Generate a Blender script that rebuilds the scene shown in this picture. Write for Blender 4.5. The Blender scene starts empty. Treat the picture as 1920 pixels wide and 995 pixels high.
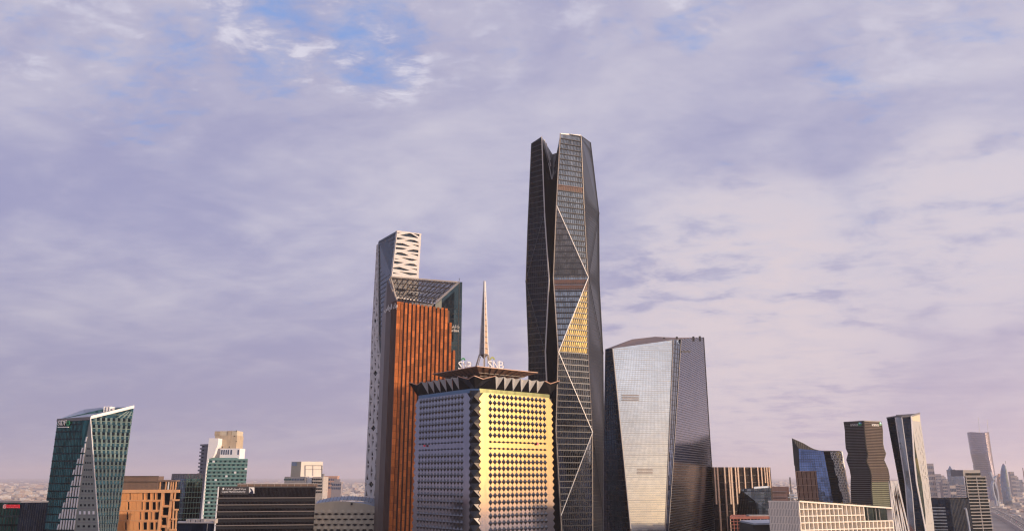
import bpy, math, random
from mathutils import Vector, Matrix
from mathutils.geometry import tessellate_polygon

random.seed(7)
S = bpy.context.scene
COL = S.collection
R_ = math.radians

# ------------------------------------------------------------------ camera
F, CX, CY = 1500.0, 960.0, 497.5          # focal length and centre in photograph pixels
PITCH = R_(14.7)
CAM = Vector((0.0, 0.0, 120.0))
cam = bpy.data.cameras.new('camera')
cam.sensor_fit = 'HORIZONTAL'
cam.sensor_width = 36.0
cam.lens = 36.0 * F / 1920.0
cam.clip_start, cam.clip_end = 1.0, 200000.0
camo = bpy.data.objects.new('camera', cam)
camo.location = CAM
camo.rotation_euler = (math.pi / 2 + PITCH, 0, 0)
COL.objects.link(camo)
S.camera = camo
S.view_settings.view_transform = 'Standard'
S.view_settings.look = 'None'
S.view_settings.exposure = 0.0
S.view_settings.gamma = 1.0
S.cycles.use_denoising = True
S.cycles.denoising_prefilter = 'ACCURATE'
S.cycles.filter_width = 1.25
S.cycles.max_bounces = 6
S.cycles.glossy_bounces = 4
S.cycles.diffuse_bounces = 3
S.cycles.volume_bounces = 1
S.cycles.transmission_bounces = 2

# ------------------------------------------------------------------ sun and sky
SUN_AZ, SUN_EL = 110.0, 8.0               # azimuth clockwise from +Y
sd = Vector((math.sin(R_(SUN_AZ)) * math.cos(R_(SUN_EL)), math.cos(R_(SUN_AZ)) * math.cos(R_(SUN_EL)), math.sin(R_(SUN_EL))))
sl = bpy.data.lights.new('sun', 'SUN')
sl.energy = 4.6
sl.angle = R_(0.5)
sl.color = (1.0, 0.81, 0.64)
so = bpy.data.objects.new('sun', sl)
so.rotation_euler = (-sd).to_track_quat('-Z', 'Y').to_euler()
so.location = (0, 0, 900)
COL.objects.link(so)


class NT:
    """tiny node-tree writer"""
    def __init__(s, tree):
        s.t = tree
        tree.nodes.clear()

    def n(s, kind, ins=None, **props):
        nd = s.t.nodes.new(kind)
        for k, v in props.items():
            setattr(nd, k, v)
        for k, v in (ins or {}).items():
            sock = nd.inputs[k]
            if isinstance(v, bpy.types.NodeSocket):
                s.t.links.new(v, sock)
            else:
                sock.default_value = v
        return nd

    def m(s, op, a, b=0.0, c=0.0, clamp=False):
        return s.n('ShaderNodeMath', {0: a, 1: b, 2: c}, operation=op, use_clamp=clamp).outputs[0]

    def vm(s, op, a, b=None, sc=None):
        ins = {0: a}
        if b is not None:
            ins[1] = b
        if sc is not None:
            ins['Scale'] = sc
        nd = s.n('ShaderNodeVectorMath', ins, operation=op)
        return nd.outputs['Value'] if op in ('DOT_PRODUCT', 'LENGTH') else nd.outputs[0]

    def mix(s, fac, a, b, blend='MIX'):
        nd = s.n('ShaderNodeMix', None, data_type='RGBA', blend_type=blend)
        for k, v in ((0, fac), (6, a), (7, b)):
            if isinstance(v, bpy.types.NodeSocket):
                s.t.links.new(v, nd.inputs[k])
            else:
                nd.inputs[k].default_value = v if k == 0 else (*v, 1.0)[:4]
        return nd.outputs[2]

    def mr(s, v, a, b, c=0.0, d=1.0, smooth=True):
        return s.n('ShaderNodeMapRange', {0: v, 1: a, 2: b, 3: c, 4: d}, interpolation_type='SMOOTHSTEP' if smooth else 'LINEAR').outputs[0]


def make_world():
    w = bpy.data.worlds.new('World')
    S.world = w
    w.use_nodes = True
    t = NT(w.node_tree)
    sky = t.n('ShaderNodeTexSky', sky_type='NISHITA')
    sky.sun_disc = False
    sky.sun_elevation = R_(SUN_EL)
    sky.sun_rotation = R_(SUN_AZ)
    sky.air_density = 1.0
    sky.dust_density = 1.5
    d = t.n('ShaderNodeTexCoord').outputs['Generated']
    sp = t.n('ShaderNodeSeparateXYZ', {0: d}).outputs
    z = t.m('MAXIMUM', sp[2], 0.0)
    inv = t.m('DIVIDE', 1.0, t.m('ADD', z, 0.16))
    p = t.vm('SCALE', t.n('ShaderNodeCombineXYZ', {0: sp[0], 1: sp[1], 2: 0.0}).outputs[0], sc=inv)
    # soft banks of cloud, drawn out a little by the wind
    pm = t.n('ShaderNodeMapping', {'Vector': p, 'Rotation': (0, 0, R_(38)), 'Scale': (1.0, 1.28, 1.0), 'Location': (3.1, 1.7, 0)}).outputs[0]
    n1 = t.n('ShaderNodeTexNoise', {'Vector': pm, 'Scale': 0.95, 'Detail': 9.0, 'Roughness': 0.50, 'Distortion': 0.35}).outputs[0]
    pm2 = t.n('ShaderNodeMapping', {'Vector': p, 'Rotation': (0, 0, R_(-42)), 'Scale': (1.0, 1.4, 1.0), 'Location': (9.1, 4.0, 0)}).outputs[0]
    n2 = t.n('ShaderNodeTexNoise', {'Vector': pm2, 'Scale': 0.75, 'Detail': 8.0, 'Roughness': 0.50, 'Distortion': 0.5}).outputs[0]
    n3 = t.n('ShaderNodeTexNoise', {'Vector': pm, 'Scale': 5.5, 'Detail': 9.0, 'Roughness': 0.60, 'Distortion': 0.25}).outputs[0]
    # clear gaps: openings of the cloud deck high over the skyline, their edges broken up by the cloud texture
    def opening(px, py, rad):
        g = ray(px, py).normalized()
        c = t.vm('DOT_PRODUCT', d, tuple(g))
        return t.mr(c, math.cos(R_(rad)), 1.0)
    gap = 0.0
    for px, py, rad, k in ((520, 75, 6.0, 0.72), (620, 30, 5.0, 0.66), (700, 85, 6.0, 0.86), (750, 130, 3.5, 0.86), (450, 15, 5.0, 0.74), (1310, 15, 4.5, 0.58), (1690, 40, 9.0, 0.42), (1620, 90, 5.0, 0.42), (60, 30, 8.0, 0.54), (270, 130, 8.0, 0.54), (880, 60, 9.0, 0.46), (1100, 10, 6.0, 0.48)):
        gap = t.m('MAXIMUM', gap, t.m('MULTIPLY', opening(px, py, rad), k))
    # ripples of small cloudlets, like combed wool
    pr = t.n('ShaderNodeMapping', {'Vector': p, 'Rotation': (0, 0, R_(52)), 'Scale': (1.0, 1.9, 1.0), 'Location': (1.3, 7.7, 0)}).outputs[0]
    n4 = t.n('ShaderNodeTexNoise', {'Vector': pr, 'Scale': 13.0, 'Detail': 7.0, 'Roughness': 0.62, 'Distortion': 0.6}).outputs[0]
    def c0(v, k):
        return t.m('MULTIPLY', t.m('SUBTRACT', v, 0.5), k)
    rag = t.m('ADD', t.m('ADD', c0(n3, 1.6), c0(n1, 0.6)), c0(n4, 0.75))
    clear = t.m('MULTIPLY', t.mr(t.m('SUBTRACT', t.m('MULTIPLY', gap, 0.75), rag), 0.28, 1.0), 0.76)
    # cloud colour: lilac grey, paler in the thick bright banks, pinker to the horizon, warmer toward the sun
    dot = t.vm('DOT_PRODUCT', d, tuple(sd))
    sf = t.m('MULTIPLY', t.m('ADD', dot, 1.0), 0.5)
    tone = t.m('ADD', t.m('MULTIPLY', n2, 0.60), t.m('MULTIPLY', n1, 0.40))
    tone = t.m('ADD', tone, t.m('ADD', c0(n3, 0.13), c0(n4, 0.07)))
    # relief: the side of each bank that faces the sun is paler than its far side
    def relief(vec, off, k):
        q = [t.n('ShaderNodeTexNoise', {'Vector': v_, 'Scale': 2.4, 'Detail': 9.0, 'Roughness': 0.55, 'Distortion': 0.4}).outputs[0] for v_ in (vec, t.vm('ADD', vec, off))]
        return t.m('MULTIPLY', t.m('SUBTRACT', q[0], q[1]), k)
    tone = t.m('ADD', tone, relief(pm, (0.035, 0.06, 0.0), 0.50))
    bank = t.m('MAXIMUM', t.m('MULTIPLY', opening(1400, 600, 12.0), 0.42), t.m('MULTIPLY', opening(1800, 430, 8.0), 0.24))
    bank = t.m('MAXIMUM', bank, t.m('MULTIPLY', opening(1180, 660, 9.0), 0.26))
    bank = t.m('MULTIPLY', bank, t.mr(t.m('ADD', c0(n2, 1.0), c0(n3, 1.6)), -0.35, 0.25))
    tone = t.m('ADD', tone, bank)
    tone = t.m('ADD', tone, t.m('MULTIPLY', t.m('SUBTRACT', sf, 0.32), 0.20))
    lit = t.mr(tone, 0.33, 0.72)
    cl = t.mix(lit, (0.352, 0.354, 0.555), (0.605, 0.58, 0.69))
    hor = t.mr(z, 0.30, 0.0)
    cl = t.mix(t.m('MULTIPLY', hor, 0.62), cl, t.mix(t.mr(sf, 0.0, 0.6), (0.315, 0.30, 0.42), (0.60, 0.475, 0.555)))
    cl = t.mix(t.m('MULTIPLY', bank, 1.9), cl, (0.735, 0.635, 0.67))
    bright = t.mr(t.m('ADD', n3, c0(n4, 0.5)), 0.52, 0.70)
    cl = t.mix(t.m('MULTIPLY', bright, t.m('MULTIPLY', t.mr(gap, 0.25, 0.75), 0.62)), cl, (0.82, 0.80, 0.90))
    wide = t.m('MULTIPLY', t.mr(dot, 0.60, 0.98), t.mr(z, 0.32, 0.02))
    cl = t.mix(wide, cl, t.mix(t.mr(z, 0.0, 0.16), (1.30, 0.68, 0.20), (1.45, 0.80, 0.13)))
    glow = t.m('POWER', t.m('MAXIMUM', sf, 0.0), 8.0)
    near = t.m('POWER', t.m('MAXIMUM', dot, 0.0), 60.0)
    low = t.mr(z, 0.0, 0.22)
    gcol = t.mix(low, (1.0, 0.46, 0.10), (0.62, 0.50, 0.34))
    ncol = t.mix(t.mr(z, 0.0, 0.13), (1.0, 0.44, 0.11), (1.0, 0.44, 0.04))
    add = t.vm('ADD', t.vm('SCALE', gcol, sc=t.m('MULTIPLY', glow, 0.9)), t.vm('SCALE', ncol, sc=t.m('MULTIPLY', near, 17.0)))
    cl = t.vm('SCALE', t.vm('ADD', cl, add), sc=10.0)
    blue = t.vm('ADD', t.vm('SCALE', sky.outputs[0], sc=0.55), (0.9, 2.6, 6.6))
    out = t.mix(clear, cl, blue)
    bg = t.n('ShaderNodeBackground', {'Color': out, 'Strength': 0.1})
    t.n('ShaderNodeOutputWorld', {0: bg.outputs[0]})


def ray(px, py):
    xc, yc = (px - CX) / F, (CY - py) / F
    return Vector((xc, math.cos(PITCH) - yc * math.sin(PITCH), math.sin(PITCH) + yc * math.cos(PITCH)))


make_world()

# ------------------------------------------------------------------ geometry helpers
def at(px, py, Y):
    d = ray(px, py)
    return CAM + d * (Y / d.y)


def along(M, px, py, az):
    """point seen at (px, py) on the vertical plane through M that runs along azimuth az"""
    d = ray(px, py)
    u = Vector((math.sin(R_(az)), math.cos(R_(az))))
    c = u.x * d.y - u.y * d.x
    k = -((M.x - CAM.x) * d.y - (M.y - CAM.y) * d.x) / c
    return at(px, py, M.y - CAM.y + k * u.y)


def grounded(pts):
    pts = sorted(pts, key=lambda q: -q.z)
    a, b = pts[-2], pts[-1]
    if b.z > 0:
        k = b.z / max(a.z - b.z, 1e-6)
        q = b + (b - a) * k
        if abs(q.x - b.x) > 14 or abs(q.y - b.y) > 14:
            q = Vector((b.x + max(-14, min(14, q.x - b.x)), b.y + max(-14, min(14, q.y - b.y)), 0))
        q.z = 0
        pts.append(q)
    return pts


def edge(*pts):
    return grounded([at(*p) for p in pts])


def vert(px, py, Y):
    p = at(px, py, Y)
    return [p, Vector((p.x, p.y, 0))]


def ep(e, z):
    if z >= e[0].z:
        a, b = e[0], e[1]
    else:
        for a, b in zip(e, e[1:]):
            if z >= b.z:
                break
    k = (z - b.z) / max(a.z - b.z, 1e-9)
    return Vector((b.x + (a.x - b.x) * k, b.y + (a.y - b.y) * k, z))


def edge_from(M, az, *pix):
    """edge on the plane that runs from edge M along azimuth az, through the given pixels"""
    out = []
    for px, py in pix:
        p = M[0]
        q = along(p, px, py, az)
        for _ in range(4):
            q = along(ep(M, q.z), px, py, az)
        out.append(q)
    return grounded(out)


def vert_from(M, az, px, py):
    q = along(M[0], px, py, az)
    return [q, Vector((q.x, q.y, 0))]


def fourth(L, M, Rr):
    zs = sorted({round(p.z, 3) for e in (L, M, Rr) for p in e}, reverse=True)
    top = L[0].z + Rr[0].z - M[0].z
    zs = [z for z in zs if z < top - 1] or [0.0]
    return [ep(L, top) + ep(Rr, top) - ep(M, top) if False else Vector((*(ep(L, top) + ep(Rr, top) - ep(M, top)).xy, top))] + \
           [Vector((*(ep(L, z) + ep(Rr, z) - ep(M, z)).xy, z)) for z in zs]


class MB:
    def __init__(s):
        s.v, s.f = [], []

    def poly(s, pts):
        b = len(s.v)
        s.v += [tuple(p) for p in pts]
        s.f.append(tuple(range(b, b + len(pts))))

    def hexa(s, p):
        b = len(s.v)
        s.v += [tuple(q) for q in p]
        for f in ((0, 3, 2, 1), (4, 5, 6, 7), (0, 1, 5, 4), (1, 2, 6, 5), (2, 3, 7, 6), (3, 0, 4, 7)):
            s.f.append(tuple(b + i for i in f))

    def bar(s, A, B, w, h):
        """box from A to B with half vectors w and h"""
        s.hexa((A - w - h, A + w - h, A + w + h, A - w + h, B - w - h, B + w - h, B + w + h, B - w + h))

    def rod(s, A, B, r):
        d = (B - A).normalized()
        w = d.cross(Vector((0, 0, 1)))
        if w.length < 1e-3:
            w = Vector((1, 0, 0))
        w.normalize()
        s.bar(A, B, w * r, d.cross(w) * r)

    def prism(s, pts, n, d0, d1):
        """polygon pts, pushed from n*d0 to n*d1, closed"""
        k, b = len(pts), len(s.v)
        s.v += [tuple(p + n * d0) for p in pts] + [tuple(p + n * d1) for p in pts]
        s.f.append(tuple(range(b + k - 1, b - 1, -1)))
        s.f.append(tuple(range(b + k, b + 2 * k)))
        for i in range(k):
            j = (i + 1) % k
            s.f.append((b + i, b + j, b + k + j, b + k + i))

    def box(s, x0, x1, y0, y1, z0, z1):
        s.hexa([Vector(q) for q in ((x0, y0, z0), (x1, y0, z0), (x1, y1, z0), (x0, y1, z0), (x0, y0, z1), (x1, y0, z1), (x1, y1, z1), (x0, y1, z1))])

    def perforated(s, outer, holes, n, th):
        """plate with holes: both faces and the walls of the holes"""
        loops = [outer] + holes
        tris = tessellate_polygon(loops)
        flat = [p for l in loops for p in l]
        b = len(s.v)
        s.v += [tuple(p + n * th) for p in flat] + [tuple(p) for p in flat]
        m = len(flat)
        for a, c, e in tris:
            s.f.append((b + a, b + c, b + e))
            s.f.append((b + m + e, b + m + c, b + m + a))
        o = 0
        for l in loops:
            k = len(l)
            for i in range(k):
                j = (i + 1) % k
                s.f.append((b + o + i, b + o + j, b + m + o + j, b + m + o + i))
            o += k

    def mesh(s, name, base=Vector((0, 0, 0)), u=None):
        me = bpy.data.meshes.new(name)
        me.from_pydata([(x - base.x, y - base.y, z - base.z) for x, y, z in s.v], [], s.f)
        if u is not None:
            uv = me.uv_layers.new(name='UVMap')
            co = [(v.co.x * u.x + v.co.y * u.y, v.co.z) for v in me.vertices]
            fl = []
            for l in me.loops:
                fl += co[l.vertex_index]
            uv.data.foreach_set('uv', fl)
        return me


class Thing:
    def __init__(s, name, label, cat, base, group=None):
        s.e = bpy.data.objects.new(name, None)
        s.e.empty_display_size = 5
        s.base = Vector((base.x, base.y, 0))
        s.e.location = s.base
        s.e['label'] = label
        s.e['category'] = cat
        if group:
            s.e['group'] = group
        COL.objects.link(s.e)

    def add(s, mb, name, mat, parent=None, u=None, kind=None, label=None):
        if not mb.f:
            return None
        me = mb.mesh(name, s.base, u)
        me.materials.append(mat)
        return s.put(me, name, parent, kind, label)

    def put(s, me, name, parent=None, kind=None, label=None, loc=None):
        o = bpy.data.objects.new(name, me)
        COL.objects.link(o)
        o.parent = parent or s.e
        if loc is not None:
            o.matrix_local = loc if isinstance(loc, Matrix) else Matrix.Translation(loc)
        if kind:
            o['kind'] = kind
        if label:
            o['label'] = label
        return o


def structure(mb, name, mat, kind='structure', label=None, cat=None):
    me = mb.mesh(name)
    me.materials.append(mat)
    o = bpy.data.objects.new(name, me)
    o['kind'] = kind
    if label:
        o['label'] = label
    if cat:
        o['category'] = cat
    COL.objects.link(o)
    return o


class Face:
    """one wall of a building between its left and right edge as seen from outside"""
    def __init__(s, L, R, diags=()):
        s.L, s.R, s.diags = L, R, diags
        d = R[0] - L[0]
        s.u = Vector((d.x, d.y, 0)).normalized()
        s.h = Vector((s.u.y, -s.u.x, 0))
        a = ep(L, min(L[0].z, R[0].z) - 12.0)
        s.n = (R[0] - L[0]).cross(L[0] - a).normalized()
        if s.n.dot(s.h) < 0:
            s.n.negate()
        s.o = L[0]
        s.ztop, s.zlow = max(L[0].z, R[0].z), min(L[0].z, R[0].z)

    def span(s, z):
        a, b = s.L[0], s.R[0]
        A = ep(s.L, z) if z <= a.z else a + (b - a) * ((z - a.z) / (b.z - a.z))
        B = ep(s.R, z) if z <= b.z else b + (a - b) * ((z - b.z) / (a.z - b.z))
        return A, B

    def path(s, z, eps=0.0):
        A, B = s.span(z)
        for dg in s.diags:
            if dg[0].z + eps > z > dg[-1].z - eps:
                return [A, ep(dg, z), B]
        return [A, B]

    def pt(s, px, py):
        d = ray(px, py)
        k = (s.o - CAM).dot(s.n) / d.dot(s.n)
        return CAM + d * k

    def at(s, t, z):
        q = s.path(z)
        ls = [(b - a).length for a, b in zip(q, q[1:])]
        r = t * sum(ls)
        for (a, b), l in zip(zip(q, q[1:]), ls):
            if r <= l + 1e-6 or (a, b) == (q[-2], q[-1]):
                return a + (b - a) * (r / max(l, 1e-6))
            r -= l

    def levels(s):
        zs = {p.z for e in (s.L, s.R) for p in e} | {p.z for dg in s.diags for p in dg}
        return sorted((z for z in zs if z <= s.ztop), reverse=True)

    def surf(s, mb=None):
        mb = mb or MB()
        zs = s.levels()
        for z1, z0 in zip(zs, zs[1:]):
            if z1 - z0 < 1e-4:
                continue
            mid = s.path((z1 + z0) / 2)
            if len(mid) == 3:
                dg = [g for g in s.diags if g[0].z >= z1 - 1e-3 and g[-1].z <= z0 + 1e-3][0]
                A1, B1 = s.span(z1)
                A0, B0 = s.span(z0)
                D1, D0 = ep(dg, z1), ep(dg, z0)
                for q in ((A1, A0, D0, D1), (D1, D0, B0, B1)):
                    q = [p for i, p in enumerate(q) if (p - q[i - 1]).length > 1e-3]
                    if len(q) > 2:
                        mb.poly(q)
            else:
                A1, B1 = s.span(z1)
                A0, B0 = s.span(z0)
                q = [p for i, p in enumerate((A1, A0, B0, B1)) if (p - (A1, A0, B0, B1)[i - 1]).length > 1e-3]
                if len(q) > 2:
                    mb.poly(q)
        return mb

    def ledge(s, mb, z, th, dep, inn=0.15, t0=0.0, t1=1.0):
        q = s.path(z)
        if t0 > 0 or t1 < 1:
            q = [s.at(t0, z), s.at(t1, z)]
        for a, b in zip(q, q[1:]):
            d = b - a
            if d.length < 0.3:
                continue
            n = Vector((d.y, -d.x, 0)).normalized()
            up = Vector((0, 0, th / 2))
            mb.hexa((a - n * inn - up, a + n * dep - up, b + n * dep - up, b - n * inn - up, a - n * inn + up, a + n * dep + up, b + n * dep + up, b - n * inn + up))
        return mb

    def vline(s, mb, t, w, dep, z1, z0, inn=0.1):
        ztop = s.L[0].z + (s.R[0].z - s.L[0].z) * t
        z1 = min(z1, ztop)
        if z1 - z0 < 0.2:
            return mb
        zs = [z1] + [z for z in s.levels() if z0 < z < z1] + [z0]
        P = [s.at(t, z) for z in zs]
        h = s.u * (w / 2)
        for a, b in zip(P, P[1:]):
            mb.hexa((a - h - s.h * inn, a + h - s.h * inn, a + h + s.h * dep, a - h + s.h * dep, b - h - s.h * inn, b + h - s.h * inn, b + h + s.h * dep, b - h + s.h * dep))
        return mb

    def quad(s, px0, py0, px1, py1):
        return [s.pt(px0, py1), s.pt(px1, py1), s.pt(px1, py0), s.pt(px0, py0)]

    def wall(s, T, mat, name='wall', parent=None):
        return T.add(s.surf(), name, mat, parent, s.u)


def zrow(py, Y):
    return at(960, py, Y).z


def roof_poly(T, edges, mat, name='roof', dz=0.0):
    mb = MB()
    top = [e[0] + Vector((0, 0, dz)) for e in edges]
    for i in range(1, len(top) - 1):
        mb.poly([top[0], top[i], top[i + 1]])
    return T.add(mb, name, mat)


def tube_line(mb, pts, r):
    for a, b in zip(pts, pts[1:]):
        mb.rod(a, b, r)


# ------------------------------------------------------------------ materials
def new_mat(name):
    m = bpy.data.materials.new(name)
    m.use_nodes = True
    return m, NT(m.node_tree)


def matte(name, col, rough=0.75, var=0.18, scale=0.35, metal=0.0, bump=0.0, streak=True, spec=0.5):
    m, t = new_mat(name)
    oc = t.n('ShaderNodeTexCoord').outputs['Object']
    v = t.n('ShaderNodeMapping', {'Vector': oc, 'Scale': (1, 1, 0.25 if streak else 1)}).outputs[0]
    nz = t.n('ShaderNodeTexNoise', {'Vector': v, 'Scale': scale, 'Detail': 6.0, 'Roughness': 0.6}).outputs[0]
    k = t.mr(nz, 0.25, 0.75, 1 - var, 1 + var, smooth=False)
    rnd = t.n('ShaderNodeObjectInfo').outputs['Random']
    k = t.m('MULTIPLY', k, t.mr(rnd, 0, 1, 1 - var * 0.4, 1 + var * 0.4, smooth=False))
    c = t.vm('SCALE', tuple(col), sc=k)
    ins = {'Base Color': c, 'Roughness': rough, 'Metallic': metal, 'Specular IOR Level': spec}
    bs = t.n('ShaderNodeBsdfPrincipled', ins)
    t.n('ShaderNodeOutputMaterial', {0: bs.outputs[0]})
    return m


def glass(name, tint, rough=0.08, cell=(1.5, 4.0), var=0.35, wob=0.012, soft=0.0, dark=(0.004, 0.005, 0.006)):
    """coated curtain-wall glass: a tinted mirror whose panes differ a little in tilt and tint"""
    m, t = new_mat(name)
    uv = t.n('ShaderNodeTexCoord').outputs['UV']
    cellv = t.vm('FLOOR', t.vm('DIVIDE', uv, (cell[0], cell[1], 1.0)))
    wn = t.n('ShaderNodeTexWhiteNoise', {'Vector': cellv}, noise_dimensions='3D')
    oc = t.n('ShaderNodeTexCoord').outputs['Object']
    big = t.n('ShaderNodeTexNoise', {'Vector': oc, 'Scale': 0.05, 'Detail': 3.0}).outputs[0]
    k = t.m('MULTIPLY', t.mr(wn.outputs['Value'], 0, 1, 1 - var, 1 + var * 0.6, smooth=False), t.mr(big, 0.3, 0.7, 0.88, 1.12, smooth=False))
    c = t.vm('SCALE', tuple(tint), sc=k)
    geo = t.n('ShaderNodeNewGeometry')
    wv = t.vm('SCALE', t.vm('SUBTRACT', wn.outputs['Color'], (0.5, 0.5, 0.5)), sc=wob * 2)
    nn = t.vm('NORMALIZE', t.vm('ADD', geo.outputs['Normal'], wv))
    gl = t.n('ShaderNodeBsdfPrincipled', {'Base Color': c, 'Roughness': rough, 'Metallic': 1.0, 'Normal': nn})
    out = gl.outputs[0]
    if soft > 0:
        df = t.n('ShaderNodeBsdfPrincipled', {'Base Color': (*[min(1, q * 1.3 + 0.02) for q in tint], 1), 'Roughness': 0.6})
        out = t.n('ShaderNodeMixShader', {0: soft, 1: out, 2: df.outputs[0]}).outputs[0]
    t.n('ShaderNodeOutputMaterial', {0: out})
    return m


def metal(name, col, rough=0.3, var=0.15, scale=0.6):
    return matte(name, col, rough, var, scale, metal=1.0)


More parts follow.
